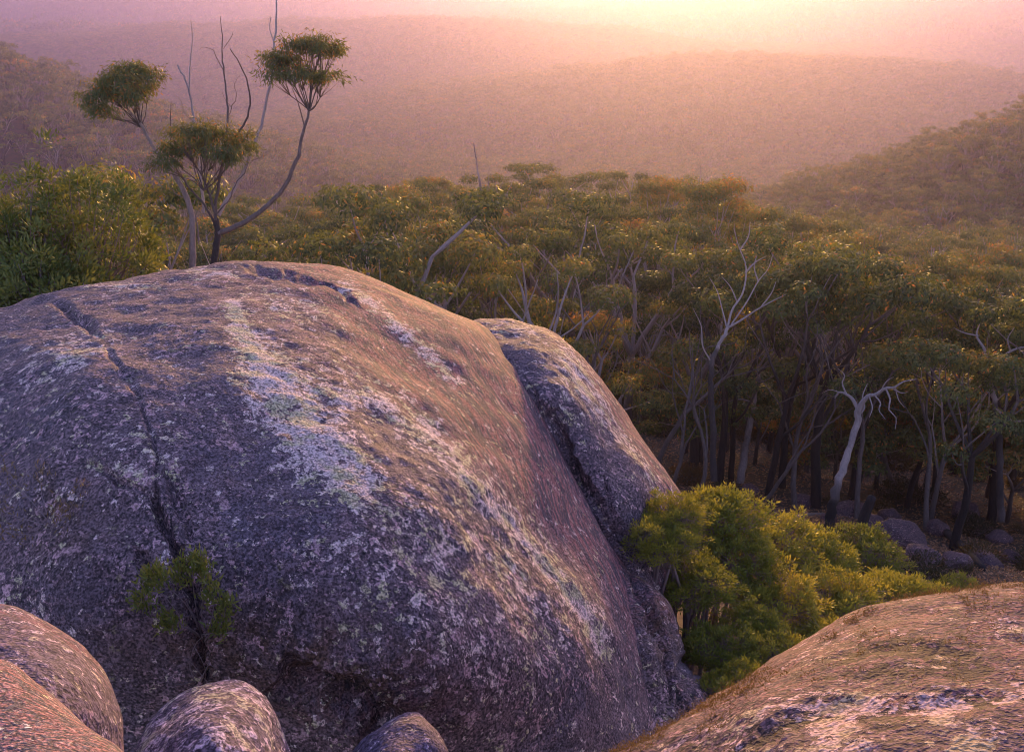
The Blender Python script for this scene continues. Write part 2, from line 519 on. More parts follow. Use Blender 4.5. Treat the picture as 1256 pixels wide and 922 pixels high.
class Boulder:
    """a rounded rock: an outline set at its own distances, swelling to the front and to the back"""
    def __init__(self, outline, center, depth_pts, roll, back, nA, nR, edge_k=3.0, seed=0,
                 lump=0.05, lump_scale=0.9, rough=0.012, rough_scale=5.0, cracks=(), masks=None, streak_dir=None, smooth_pink=0.8, streak_k=1.0):
        E = np.asarray(outline, float)
        C = bez(np.vstack([E, E[:1]]), 4000)
        s = np.concatenate([[0], np.cumsum(np.hypot(*np.diff(C, axis=0).T))])
        u = np.linspace(0, s[-1], nA, endpoint=False)
        B = np.stack([np.interp(u, s, C[:, 0]), np.interp(u, s, C[:, 1])], -1)
        self.f = tps(depth_pts)
        self.roll, self.k = roll, edge_k
        c = np.asarray(center, float)
        tau = np.linspace(0, math.pi / 2, nR + 1)[1:]
        t = np.sin(tau)
        PX = c[0] + t[:, None] * (B[:, 0] - c[0])[None]
        PY = c[1] + t[:, None] * (B[:, 1] - c[1])[None]
        Dp = self.f(PX, PY) + roll * (1 - np.sqrt(np.clip(1 - t[:, None] ** (2 * edge_k), 0, 1)))
        V = [unproj(c[0], c[1], self.f(np.array([c[0]]), np.array([c[1]])))]
        V.append(unproj(PX, PY, Dp).reshape(-1, 3))
        pix = [np.array([[c[0], c[1]]]), np.stack([PX, PY], -1).reshape(-1, 2)]
        nB = max(24, nR // 8)
        tb = np.cos(np.linspace(0, math.pi / 2, nB + 1)[1:-1])
        De = Dp[-1]
        dm = De.mean()
        BX = c[0] + tb[:, None] * (B[:, 0] - c[0])[None]
        BY = c[1] + tb[:, None] * (B[:, 1] - c[1])[None]
        tt = tb[:, None]
        BD = De[None] * tt + dm * (1 - tt) + back * np.sqrt(1 - tt ** 2)
        V.append(unproj(BX, BY, BD).reshape(-1, 3))
        pix.append(np.stack([BX, BY], -1).reshape(-1, 2))
        V.append(unproj(c[0], c[1], np.array([dm + back])))
        pix.append(np.array([[c[0], c[1]]]))
        V = np.vstack(V); pix = np.vstack(pix)
        nring = nR + nB - 1
        i = np.arange(nring - 1)[:, None] * nA + 1
        j = np.arange(nA)[None]
        j2 = (j + 1) % nA
        Q = np.stack([i + j, i + j2, i + nA + j2, i + nA + j], -1).reshape(-1, 4)
        jj = np.arange(nA)
        T1 = np.stack([np.zeros(nA, int), 1 + (jj + 1) % nA, 1 + jj], -1)
        last = 1 + (nring - 1) * nA
        T2 = np.stack([np.full(nA, len(V) - 1), last + jj, last + (jj + 1) % nA], -1)
        N = vertex_normals(V, Q)
        N[0] = N[1:nA + 1].mean(0); N[-1] = N[last:last + nA].mean(0)
        if (N[1] @ V[1]) > 0:                     # normals must face the viewer on the front
            N = -N; Q = Q[:, ::-1]; T1 = T1[:, ::-1]; T2 = T2[:, ::-1]
        px, py = pix[:, 0], pix[:, 1]
        self.mask = {}
        if masks:
            for kx, fn in masks.items(): self.mask[kx] = np.clip(fn(px, py, V), 0, 2)
        rr = rough * fbm(V * rough_scale, 4, 0.6, seed + 40)
        disp = lump * fbm(V * lump_scale, 3, 0.5, seed) + rr * (1 - smooth_pink * np.clip(self.mask.get('pink', 0 * px), 0, 1))
        jit = 7 * fbm(np.stack([px / 16, py / 16, 0 * px], -1), 3, 0.6, seed + 80)
        jit2 = 7 * fbm(np.stack([px / 16, py / 16, 0 * px + 5], -1), 3, 0.6, seed + 81)
        dd = self.mask.get('dark', np.zeros(len(V))).copy()
        for (line, w, dep) in cracks:
            d, fr = poly_dist(px + jit, py + jit2, line)
            n = len(line) - 1
            taper = smooth(0, 0.6, fr) * (1 - smooth(n - 0.6, n, fr)) * 0.75 + 0.25
            ww = w * taper * (0.55 + 0.9 * vnoise(np.stack([px / 22, py / 22, 0 * px + w], -1), seed + 3))
            e = np.clip(1.25 - d / (ww * 1.3), 0, 1) ** 0.8
            disp = disp - dep * e * taper
            dd = np.maximum(dd, 1.6 * e)  # cracks also coloured dark, painted shade inside them
        self.mask['dark'] = dd
        V = V + N * disp[:, None]
        self.V, self.Q, self.T, self.pix, self.N = V, Q, np.vstack([T1, T2]), pix, N
        self.front = 1 + nR * nA
        if streak_dir is not None:
            d = unit(np.asarray(streak_dir, float))
            W = V + 0.25 * np.stack([fbm(V * 0.8, 2, 0.5, seed + 9), fbm(V * 0.8, 2, 0.5, seed + 10), fbm(V * 0.8, 2, 0.5, seed + 11)], -1)
            al = W @ d
            self.streak = (W * 9.0 - d[None] * (al * (9.0 - 0.9))[:, None]) * streak_k
        else:
            self.streak = V * 6.0
    def build(self, name, mat, label):
        o0 = self.V.mean(0)
        at = {k: v for k, v in self.mask.items()}
        at['streak'] = self.streak
        o = link(name, mk_mesh(name, self.V - o0, self.Q, at, True, self.T), mat, loc=o0)
        tag(o, label, 'boulder', 'granite boulders of the rocky top')
        self.obj = o
        return o
    def at(self, px, py):
        """point on the front surface seen at a photo pixel"""
        k = np.argmin(((self.pix[:self.front] - np.array([px, py])) ** 2).sum(-1))
        return self.V[k], self.N[k]

def gblob(px, py, cx, cy, sx, sy, rot=0.0):
    c, s = math.cos(math.radians(rot)), math.sin(math.radians(rot))
    x, y = px - cx, py - cy
    return np.exp(-((x * c + y * s) / sx) ** 2 - ((-x * s + y * c) / sy) ** 2)
def band(px, py, line):
    """line of (x, y, half width): 1 on it, fading outwards"""
    L = np.asarray(line, float)
    d, fr = poly_dist(px, py, L)
    w = np.interp(fr, np.arange(len(L)), L[:, 2])
    return np.exp(-(d / w) ** 2)

# --- the big whale-backed boulder
BIG_OUT = [(-330, 520), (-180, 420), (-60, 388), (0, 376), (45, 360), (110, 348), (200, 334), (262, 325), (320, 319), (385, 324), (440, 334), (500, 357), (555, 380),
           (592, 400), (618, 432), (652, 476), (676, 518), (697, 570), (722, 622), (752, 678), (782, 728), (806, 790), (823, 850), (834, 925), (838, 1040),
           (780, 1160), (600, 1230), (300, 1240), (0, 1230), (-250, 1150), (-380, 900), (-400, 680)]
BIG_DEP = [(-200, 600, 12.2), (0, 400, 13.6), (150, 345, 15.0), (300, 330, 15.6), (420, 345, 15.8), (560, 400, 15.4), (640, 500, 14.6), (700, 620, 13.8), (780, 800, 12.6), (800, 950, 12.0),
           (100, 450, 12.0), (280, 420, 12.7), (400, 440, 12.9), (500, 480, 13.2), (100, 600, 10.3), (300, 560, 10.7), (450, 580, 10.9), (560, 600, 11.6), (620, 700, 11.4), (700, 800, 11.4),
           (100, 760, 9.6), (300, 740, 9.7), (450, 760, 9.7), (580, 800, 10.1), (300, 900, 10.0), (100, 900, 10.0), (500, 920, 9.9), (650, 930, 10.8), (300, 1100, 10.8), (0, 1100, 10.8), (650, 1100, 11.6)]
def flank_side(px, py):
    """positive right of the ridge line: the washed, rust-streaked flank"""
    rx = np.interp(py, [300, 335, 400, 470, 560, 650, 760, 900, 1200], [300, 330, 395, 440, 545, 640, 735, 800, 850])
    return px - rx
def big_pale(px, py, V):
    n = fbm(V * 0.9, 3, 0.55, 71)
    m = 1.05 * band(px, py, [(282, 372, 8), (300, 412, 20), (330, 465, 40), (375, 525, 52), (410, 560, 46), (440, 600, 40)])
    m = np.maximum(m, 0.72 * band(px, py, [(400, 485, 20), (470, 502, 24), (530, 540, 20), (585, 600, 16), (640, 660, 14), (700, 730, 16), (745, 800, 14)]))
    m = np.maximum(m, 0.75 * band(px, py, [(425, 355, 10), (470, 385, 9), (520, 430, 10), (560, 470, 7)]))
    m = np.maximum(m, 0.8 * band(px, py, [(235, 334, 10), (262, 336, 8), (290, 340, 4)]))
    m = np.maximum(m, 0.7 * gblob(px, py, 150, 352, 40, 8))
    m = np.maximum(m, 0.6 * gblob(px, py, 355, 375, 70, 18, 20))
    m = np.maximum(m, 0.62 * gblob(px, py, 85, 435, 55, 30, -20))
    m = np.maximum(m, 0.55 * gblob(px, py, 170, 560, 50, 45))
    m = np.maximum(m, 0.45 * gblob(px, py, 520, 720, 170, 130, 40))
    return m + 0.25 * n * (flank_side(px, py) < 40)
def big_dark(px, py, V):
    n = fbm(V * 0.55, 3, 0.5, 31)
    left = 1 - smooth(-30, 40, flank_side(px, py))
    m = 0.38 * left + 0.35 * n * left
    m = m + 0.5 * gblob(px, py, 240, 590, 150, 90, 30) + 0.4 * gblob(px, py, 110, 470, 120, 60)
    m = m + 0.5 * gblob(px, py, 470, 560, 90, 60, 40) + 0.3 * gblob(px, py, 420, 340, 60, 10, 12)
    m = m - 0.45 * gblob(px, py, 330, 380, 170, 55, 25) - 0.2 * gblob(px, py, 150, 390, 120, 40)
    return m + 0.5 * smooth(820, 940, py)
def big_pink(px, py, V):
    f = flank_side(px, py)
    return 0.95 * smooth(-10, 70, f) + 0.35 * smooth(-160, 0, f) * smooth(620, 420, py) + 0.3 * gblob(px, py, 430, 860, 150, 60)
def big_ochre(px, py, V):
    return 0.9 * gblob(px, py, 420, 830, 150, 70, 10) + 0.5 * gblob(px, py, 80, 640, 60, 60) + 0.4 * gblob(px, py, 240, 800, 90, 60)
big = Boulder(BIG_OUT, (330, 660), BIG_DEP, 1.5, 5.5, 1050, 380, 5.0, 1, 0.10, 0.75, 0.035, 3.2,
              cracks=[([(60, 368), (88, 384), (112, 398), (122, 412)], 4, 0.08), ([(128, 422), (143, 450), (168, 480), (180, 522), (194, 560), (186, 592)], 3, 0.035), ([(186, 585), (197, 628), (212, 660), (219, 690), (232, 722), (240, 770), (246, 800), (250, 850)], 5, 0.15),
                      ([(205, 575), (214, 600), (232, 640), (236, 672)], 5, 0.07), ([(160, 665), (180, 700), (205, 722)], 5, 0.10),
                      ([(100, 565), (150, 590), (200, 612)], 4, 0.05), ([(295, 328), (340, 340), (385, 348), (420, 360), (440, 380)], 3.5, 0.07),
                      ([(780, 745), (800, 790), (818, 850)], 5, 0.15), ([(330, 850), (375, 838), (420, 852), (455, 885), (480, 925)], 20, 0.28)],  # wide last entry: a hollow, carved and coloured dark for shade
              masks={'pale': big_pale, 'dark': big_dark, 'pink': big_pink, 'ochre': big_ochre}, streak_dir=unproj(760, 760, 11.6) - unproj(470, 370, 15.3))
big.build('granite_boulder', M_ROCK, 'huge whale-backed granite boulder with pale lichen streaks and a rust-streaked right flank')

# --- the second one behind its right shoulder
SEC_OUT = [(560, 402), (592, 391), (640, 393), (676, 404), (712, 432), (738, 464), (762, 500), (790, 540), (818, 578), (836, 608), (846, 660), (838, 740), (780, 800), (690, 790), (600, 700), (540, 560), (535, 450)]
def sec_pink(px, py, V):
    rx = np.interp(py, [390, 430, 500, 560, 620], [655, 700, 735, 775, 815])
    return 0.95 * smooth(-25, 25, px - rx)
def sec_pale(px, py, V):
    return 0.55 * band(px, py, [(690, 430, 14), (735, 500, 12), (780, 560, 12), (815, 610, 10)]) + 0.55 * gblob(px, py, 620, 405, 50, 12) + 0.3 * gblob(px, py, 700, 480, 40, 60)
sec = Boulder(SEC_OUT, (690, 580), [(600, 400, 17.3), (650, 410, 17.1), (720, 450, 17.3), (770, 520, 17.1), (830, 620, 16.3), (690, 470, 15.9), (720, 540, 15.6), (770, 600, 15.5), (680, 560, 15.7), (700, 640, 15.1), (760, 690, 14.9), (800, 700, 15.1), (620, 480, 15.9), (640, 620, 15.5)],
              1.1, 4.0, 560, 190, 5.0, 21, 0.09, 0.9, 0.035, 3.0,
              cracks=[([(668, 492), (690, 530), (706, 575), (735, 625), (770, 665), (800, 705)], 5, 0.16), ([(650, 470), (690, 560), (740, 660), (790, 720)], 6, 0.10), ([(735, 580), (755, 640), (790, 680)], 4, 0.08)],
              masks={'pale': sec_pale, 'dark': lambda px, py, V: 0.35 + 0.5 * gblob(px, py, 720, 600, 40, 110, -25), 'pink': sec_pink}, streak_dir=unproj(820, 620, 17) - unproj(660, 410, 17.1))
sec.build('granite_boulder', M_ROCK, 'smaller rounded granite boulder behind the right shoulder of the huge boulder')

# --- the slab wedged at the foot of the right flank
thr = Boulder([(742, 690), (768, 700), (795, 716), (822, 742), (836, 782), (848, 818), (868, 850), (884, 890), (860, 950), (780, 990), (720, 900), (715, 760)], (800, 850),
              [(760, 700, 14.4), (800, 730, 14.0), (840, 790, 13.8), (800, 800, 13.2), (860, 860, 13.2), (820, 900, 12.8), (760, 800, 13.4), (780, 930, 12.8)], 0.7, 2.6, 320, 110, 4.0, 33, 0.07, 1.0, 0.04, 3.2,
              cracks=[([(845, 800), (838, 850), (850, 900)], 5, 0.1), ([(772, 705), (800, 750), (822, 800), (826, 860)], 7, 0.16), ([(800, 722), (826, 770), (846, 830), (858, 870)], 4, 0.08)],
              masks={'pink': lambda px, py, V: 0.6 * smooth(800, 740, py), 'dark': lambda px, py, V: 0.9 + 0 * px, 'ochre': lambda px, py, V: 0.7 * gblob(px, py, 810, 770, 40, 60)}, streak_dir=(0.5, -0.4, -1))
thr.build('granite_boulder', M_ROCK, 'rusty granite slab wedged between the huge boulder and the green shrubs')

# --- rocks the photographer stands among
def fr_pale(px, py, V):
    return (0.95 * gblob(px, py, 1030, 895, 40, 30, -40) + 0.85 * gblob(px, py, 1160, 880, 30, 22) + 0.8 * gblob(px, py, 1185, 915, 40, 16, -30) + 0.75 * gblob(px, py, 1245, 770, 26, 14)
            + 0.6 * band(px, py, [(850, 900, 10), (960, 870, 16), (1080, 850, 14), (1200, 850, 16), (1300, 850, 16)]) + 0.4 * gblob(px, py, 1000, 800, 60, 25, -25) + 0.4 * smooth(880, 940, py))
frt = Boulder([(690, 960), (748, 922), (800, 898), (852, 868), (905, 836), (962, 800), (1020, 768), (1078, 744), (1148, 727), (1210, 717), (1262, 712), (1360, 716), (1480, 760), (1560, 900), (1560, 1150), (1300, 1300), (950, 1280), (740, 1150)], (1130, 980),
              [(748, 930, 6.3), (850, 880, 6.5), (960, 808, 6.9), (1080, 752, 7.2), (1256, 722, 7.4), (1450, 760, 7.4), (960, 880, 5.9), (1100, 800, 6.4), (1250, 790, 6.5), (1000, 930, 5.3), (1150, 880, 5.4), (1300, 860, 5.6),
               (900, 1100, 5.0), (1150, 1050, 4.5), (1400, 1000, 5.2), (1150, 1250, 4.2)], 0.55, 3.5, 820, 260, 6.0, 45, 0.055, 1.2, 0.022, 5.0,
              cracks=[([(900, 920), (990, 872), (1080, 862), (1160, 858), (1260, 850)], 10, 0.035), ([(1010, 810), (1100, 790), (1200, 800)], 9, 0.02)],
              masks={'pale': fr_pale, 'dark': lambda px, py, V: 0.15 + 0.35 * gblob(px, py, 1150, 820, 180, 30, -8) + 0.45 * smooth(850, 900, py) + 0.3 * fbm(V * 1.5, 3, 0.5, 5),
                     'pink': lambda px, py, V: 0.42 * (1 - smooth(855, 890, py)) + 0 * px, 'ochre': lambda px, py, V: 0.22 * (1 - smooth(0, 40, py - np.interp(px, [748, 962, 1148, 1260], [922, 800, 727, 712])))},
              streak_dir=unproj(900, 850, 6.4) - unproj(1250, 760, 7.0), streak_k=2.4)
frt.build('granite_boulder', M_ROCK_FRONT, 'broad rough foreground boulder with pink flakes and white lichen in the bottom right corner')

slb = Boulder([(-260, 760), (-120, 772), (0, 806), (40, 832), (78, 862), (112, 892), (150, 924), (210, 985), (240, 1080), (150, 1200), (-100, 1240), (-300, 1150), (-360, 900)], (-60, 1000),
              [(-120, 790, 4.5), (0, 815, 4.4), (80, 872, 4.1), (150, 930, 3.8), (0, 880, 3.9), (60, 930, 3.6), (-100, 900, 3.9), (100, 1050, 3.4), (-100, 1100, 3.4)], 0.3, 2.0, 420, 150, 6.0, 57, 0.03, 1.6, 0.012, 7.0,
              masks={'pink': lambda px, py, V: 1 + 0 * px}, streak_dir=(0.6, -0.5, -0.5), streak_k=3.2)
slb.build('granite_boulder', M_ROCK_WARM, 'bare granite slab coloured orange by painted sunlight with fine streaks in the bottom left corner')

sid = Boulder([(-200, 720), (-80, 726), (0, 737), (42, 750), (84, 776), (116, 806), (138, 838), (149, 872), (150, 905), (140, 960), (60, 1040), (-120, 1060), (-240, 960), (-260, 820)], (-20, 890),
              [(-80, 740, 6.6), (0, 750, 6.5), (80, 790, 6.4), (140, 860, 6.3), (60, 820, 5.9), (0, 800, 6.0), (100, 870, 5.8), (-100, 850, 5.7), (50, 950, 5.6)], 0.45, 1.8, 420, 150, 4.0, 63, 0.05, 1.4, 0.02, 5.0,
              masks={'pink': lambda px, py, V: 0.6 * (1 - smooth(6, 24, np.minimum(py - np.interp(px, [0, 42, 84, 116, 138, 149], [737, 750, 776, 806, 838, 872]), 1.0 * (150 - px) + 10))), 'dark': lambda px, py, V: 0.45 + 0 * px}, streak_dir=(0.6, -0.5, -0.5))  # pink band along the edge: warm rim light painted into the colour
sid.build('granite_boulder', M_ROCK_GREY, 'dark speckled boulder with painted warm light on its rim behind the orange slab')

cen = Boulder([(150, 960), (168, 920), (184, 886), (212, 860), (248, 842), (290, 837), (318, 852), (336, 878), (350, 908), (364, 960), (350, 1040), (260, 1080), (180, 1050)], (258, 945),
              [(200, 880, 7.6), (290, 845, 7.8), (345, 910, 7.6), (260, 900, 6.95), (220, 940, 6.9), (310, 940, 7.0), (260, 1000, 6.9)], 0.35, 1.0, 360, 130, 2.6, 75, 0.05, 1.6, 0.02, 5.0,
              masks={'pale': lambda px, py, V: 0.35 + 0.3 * fbm(V * 2, 3, 0.5, 8), 'dark': lambda px, py, V: 0.35 + 0 * px})
cen.build('granite_boulder', M_ROCK_GREY, 'round lichen-covered boulder lying at the foot of the huge boulder')
sml = Boulder([(410, 960), (432, 926), (462, 896), (490, 878), (512, 874), (528, 892), (542, 918), (556, 970), (500, 1020), (430, 1010)], (488, 945),
              [(440, 930, 8.5), (505, 880, 8.7), (540, 920, 8.5), (490, 930, 8.1), (490, 980, 8.0)], 0.25, 0.8, 240, 80, 2.6, 85, 0.06, 1.8, 0.02, 5.0,
              masks={'dark': lambda px, py, V: 0.4 + 0 * px})
sml.build('granite_boulder', M_ROCK_GREY, 'small angular boulder with its tip just showing at the bottom edge')

# ------------------------------------------------------------------ trees
def grow(mb, rng, p, d, L, r, level, maxl, tips, wig, up, kids, tone, spread):
    n = 6 if level < 2 else 4
    P = [p]
    d = unit(d)
    for k in range(n):
        d = unit(d + rng.normal(size=3) * wig + np.array([0, 0, up]))
        P.append(P[-1] + d * L / n)
    P = np.array(P)
    r1 = r * (0.62 if level < maxl else 0.4)
    mb.tube(P, np.linspace(r, r1, n + 1), (7, 6, 5, 4, 3)[min(level, 4)], np.linspace(tone[min(level, len(tone) - 1)], tone[min(level + 1, len(tone) - 1)], n + 1), cap=(level == maxl))
    if level == maxl:
        tips.append((P[-1], d))
        return
    k = kids[level]
    k = k if rng.rand() > 0.35 else k + 1
    a0 = rng.rand() * 6.28
    for q in range(k):
        a = a0 + q * 6.28 / k + rng.normal() * 0.35
        s = spread[level] * (0.7 + 0.6 * rng.rand())
        e = unit(np.cross(d, [math.cos(a), math.sin(a), 0.3]))
        nd = unit(d + e * s)
        st = P[-1] if q < max(2, k - 1) else P[-3]
        grow(mb, rng, st, nd, L * (0.62 + 0.25 * rng.rand()) * (0.9 if level else 0.85), r1 * (0.86 if q == 0 else 0.68), level + 1, maxl, tips, wig * 1.1, up, kids, tone, spread)

def foliage_clump(mb, rng, c, r, flat, n, L, W, t0, t1, rust=0.0):
    """domed clump of hanging leaves"""
    v = rng.normal(size=(n, 3))
    v[:, 2] = np.abs(v[:, 2]) * 1.0 - 0.30
    v = unit(v)
    rad = r * (0.45 + 0.55 * rng.rand(n) ** 0.5)
    bump = 1 + 0.45 * (vnoise(v * 2.6 + c * 3.1, 3) - 0.5) * 2
    P = c + v * (rad * bump)[:, None] * np.array([1, 1, flat])
    D = rng.normal(size=(n, 3)) + np.array([0, 0, -0.7])
    D = D - v * (D * v).sum(-1, keepdims=True) * 0.75
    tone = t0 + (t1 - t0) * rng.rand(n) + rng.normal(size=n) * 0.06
    tone = tone + 0.16 * (v[:, 2] - 0.35)  # light painted into leaf tone: dome tops lighter, undersides darker
    if rust: tone = np.where(rng.rand(n) < rust, 0.9 + 0.1 * rng.rand(n), tone)
    mb.leaves(P, D, L * (0.7 + 0.6 * rng.rand(n)), W, tone, rng, v)

def gum_tree(seed, h=10.0, leaves=460, L=0.19, W=0.070, clear=0.33, lean=0.05, bare=0.0, kids=(3, 3), spread=(0.72, 0.8, 0.8), crown_r=0.86, tone=(0.12, 0.55, 0.9, 0.9, 0.7), rust=0.03, tmid=0.35, r0=0.2, flat=0.60, up=0.09, maxl=2):
    rng = np.random.RandomState(seed)
    mt, mc = MB(), MB()
    tips = []
    grow(mt, rng, np.array([0, 0, -0.4]), np.array([rng.normal() * lean, rng.normal() * lean, 1]), h * clear + 0.4, r0, 0, maxl, tips, 0.07, up, kids, tone, spread)
    ztop = max(t[0][2] for t in tips)
    s = h / (ztop + crown_r * flat)
    for V in mt.V: V *= s
    for (p, d) in tips:
        if rng.rand() < bare: continue
        c = p * s
        k = 0.75 + 0.5 * rng.rand()
        t = tmid + rng.normal() * 0.10
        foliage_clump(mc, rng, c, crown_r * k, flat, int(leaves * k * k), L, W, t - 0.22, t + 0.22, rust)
    return mt, mc

# ---- the forest's kinds: every tree copied from one of these
KINDS = [
    ('broad domed', dict(seed=11, h=10.2, tmid=0.40, kids=(4, 3))),
    ('flat-topped', dict(seed=12, h=10.5, clear=0.46, flat=0.42, crown_r=1.0, tmid=0.34, spread=(0.8, 0.9))),
    ('dense dark green', dict(seed=13, h=9.6, tmid=0.14, rust=0.0, leaves=620, crown_r=0.95, kids=(4, 3))),
    ('rusty-tipped', dict(seed=14, h=9.2, tmid=0.58, rust=0.16, kids=(4, 2))),
    ('open pale-limbed', dict(seed=15, h=10.8, bare=0.3, tone=(0.4, 0.75, 0.95, 0.95), tmid=0.42, kids=(4, 2))),
    ('olive narrow', dict(seed=16, h=11.2, clear=0.5, spread=(0.45, 0.6), tmid=0.48)),
    ('many-clumped', dict(seed=17, h=9.8, kids=(4, 2, 2), maxl=3, crown_r=0.6, leaves=300, tmid=0.30)),
    ('golden-edged', dict(seed=18, h=9.4, kids=(3, 3), tmid=0.56, rust=0.08, crown_r=0.8)),
    ('nearly leafless pale', dict(seed=21, h=9.8, bare=0.86, maxl=3, kids=(3, 2, 2), leaves=300, tone=(0.4, 0.7, 0.9, 0.95, 0.9), clear=0.4, r0=0.16)),
    ('low bushy', dict(seed=19, L=0.19, W=0.07, h=5.6, clear=0.28, kids=(4, 3, 2), maxl=3, leaves=300, crown_r=0.62, spread=(0.7, 0.8, 0.9), tmid=0.36, rust=0.06, r0=0.09, up=0.04)),
    ('low russet', dict(seed=20, L=0.19, W=0.07, h=4.8, clear=0.25, kids=(4, 2, 2), maxl=3, leaves=300, crown_r=0.6, spread=(0.75, 0.8, 0.9), tmid=0.55, rust=0.22, r0=0.08, up=0.04)),
    ('tall dark-trunked', dict(seed=22, h=10.4, clear=0.5, r0=0.2, tone=(0.03, 0.12, 0.6, 0.85), kids=(5, 3), spread=(0.85, 0.85), tmid=0.32, crown_r=0.85, lean=0.03)),
    ('tall dark-trunked', dict(seed=23, h=10.8, clear=0.55, r0=0.19, tone=(0.02, 0.10, 0.6, 0.9), kids=(5, 3), spread=(0.8, 0.9), tmid=0.42, crown_r=0.8, lean=0.06)),
    ('tall dark-trunked', dict(seed=24, h=10.0, clear=0.46, r0=0.21, tone=(0.02, 0.12, 0.6, 0.8), kids=(5, 3), spread=(0.9, 0.85), tmid=0.22, crown_r=0.9, lean=0.03)),
]
KM = []
for nm, kw in KINDS:
    mt, mc = gum_tree(**kw)
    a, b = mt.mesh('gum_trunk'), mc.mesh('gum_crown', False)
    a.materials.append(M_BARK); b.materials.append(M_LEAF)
    KM.append((a, b))
def make_gum(k, loc, rz, sc, label, group):
    r = empty('eucalyptus_tree', loc, rz, sc)
    tag(r, label, 'tree', group)
    link('trunk', KM[k][0], None, r)
    link('crown', KM[k][1], None, r)
    return r

def in_poly(px, py, poly):
    poly = np.asarray(poly, float)
    ins = np.zeros(np.shape(px), bool)
    x1, y1 = poly[-1]
    for x2, y2 in poly:
        c = ((y2 > py) != (y1 > py)) & (px < (x1 - x2) * (py - y2) / (y1 - y2 + 1e-12) + x2)
        ins ^= c
        x1, y1 = x2, y2
    return ins

# ---- front trees whose trunks show above the shrubs, placed one by one
FRONT = [  # base pixel, kind, scale, turn, label
    (880, 596, 11, 1.00, 0.3, 'eucalyptus with a thin dark trunk, leftmost of the trunks showing beyond the green shrubs'),
    (897, 590, 12, 0.92, 1.9, 'slim eucalyptus standing just left of the pale leaning trunk'),
    (941, 621, 12, 1.02, 2.6, 'eucalyptus with a thick dark curved trunk right of the pale leaning trunk'),
    (960, 598, 11, 1.00, 4.0, 'eucalyptus with a black trunk close behind the thick curved one'),
    (1001, 622, 13, 1.10, 5.2, 'dense eucalyptus with a tall straight black trunk left of the broken white tree'),
    (1043, 612, 11, 0.95, 0.9, 'eucalyptus with a dark trunk standing right behind the broken white tree'),
    (1168, 676, 13, 0.80, 2.2, 'dark eucalyptus with a stout charred trunk rising among the grey rocks'),
    (1112, 622, 12, 0.9, 3.3, 'shady eucalyptus behind the rocks, between the broken white tree and the stout charred trunk'),
    (1215, 640, 13, 1.05, 5.9, 'eucalyptus at the right edge behind the rocks, right of the stout charred trunk'),
    (1268, 668, 12, 0.95, 1.2, 'eucalyptus cut by the right edge just above the foreground boulder'),
    (852, 578, 3, 0.9, 2.4, 'rusty-tipped eucalyptus beside the right edge of the second boulder'),
]
taken = []
for (bx, by, k, sc, rz, lab) in FRONT:
    P, d = ground_hit(bx, by)
    make_gum(k, P, rz, (sc, sc, sc), lab, 'eucalyptus trees of the near forest')
    taken.append(P[:2])

# ---- low young gums filling the space between the front trunks
LOW = [(1075, 600, 9, 1.0, 'low bushy young gum just right of the broken white tree'), (1120, 606, 10, 1.0, 'low russet young gum left of the stout charred trunk'), (1185, 620, 9, 1.1, 'low bushy young gum right of the stout charred trunk'),
       (1235, 640, 10, 1.0, 'low russet young gum by the right edge behind the flat rocks'), (1262, 628, 9, 1.1, 'low bushy young gum half cut by the right edge of the picture'), (1210, 610, 9, 1.2, 'taller bushy young gum in the shade behind the right-hand rocks'),
       (1145, 608, 9, 1.15, 'dense young gum in the shade behind the stout charred trunk'), (860, 568, 9, 0.9, 'low bushy young gum peeping past the edge of the second boulder'), (838, 556, 10, 0.9, 'low russet young gum hugging the edge of the second boulder'),
       (925, 570, 9, 0.8, 'small bushy gum deep in the shade behind the pale leaning trunk'), (980, 578, 10, 0.75, 'small russet gum deep in the shade left of the tall straight black trunk'), (1024, 590, 9, 0.75, 'small bushy gum in the shade behind the broken white tree')]
for q, (bx, by, k, sc, lab) in enumerate(LOW):
    P, d = ground_hit(bx, by)
    make_gum(k, P, q * 1.7, (sc * 1.2, sc * 1.2, sc), lab, 'low young gums among the front trunks')
    taken.append(P[:2])

# ---- scatter of the near forest
cand = []
tries = rs.rand(40000, 2)
rr = np.sqrt(30 ** 2 + tries[:, 0] * (152 ** 2 - 30 ** 2))
aa = np.radians(-34 + 68 * tries[:, 1])
cx, cyy = rr * np.sin(aa), rr * np.cos(aa)
cell = {}
def near_ok(x, y, dmin):
    ix, iy = int(x // 4), int(y // 4)
    for a in (-1, 0, 1):
        for b in (-1, 0, 1):
            for (u, v) in cell.get((ix + a, iy + b), ()):
                if (u - x) ** 2 + (v - y) ** 2 < dmin * dmin: return False
    return True
for (u, v) in taken: cell.setdefault((int(u // 4), int(v // 4)), []).append((u, v))
for x, y in zip(cx, cyy):
    r = math.hypot(x, y); az = math.degrees(math.atan2(x, y))
    lim = np.interp(az, [-34, -12, -8, 2, 6, 10, 16, 22, 34], [36, 34, 40, 40, 43, 46, 47, 43, 40])
    if r < lim: continue
    if not near_ok(x, y, 2.5 + 0.005 * r): continue
    cell.setdefault((int(x // 4), int(y // 4)), []).append((x, y))
    cand.append((x, y))
cand = np.array(cand)
cz = hgt(cand[:, 0], cand[:, 1])
nC = len(cand)
ck = rs.randint(0, 8, nC)
csc = 0.70 + 0.52 * rs.rand(nC)
ck = np.where((rs.rand(nC) < 0.30) & (np.hypot(cand[:, 0], cand[:, 1]) < 85), 9 + rs.randint(0, 2, nC), ck)
ck = np.where(rs.rand(nC) < np.where(np.hypot(cand[:, 0], cand[:, 1]) < 68, 0.22, 0.12), 8, ck)
csc = np.where(rs.rand(nC) < 0.12, csc * 0.72, csc)
crz = rs.rand(nC) * 6.28
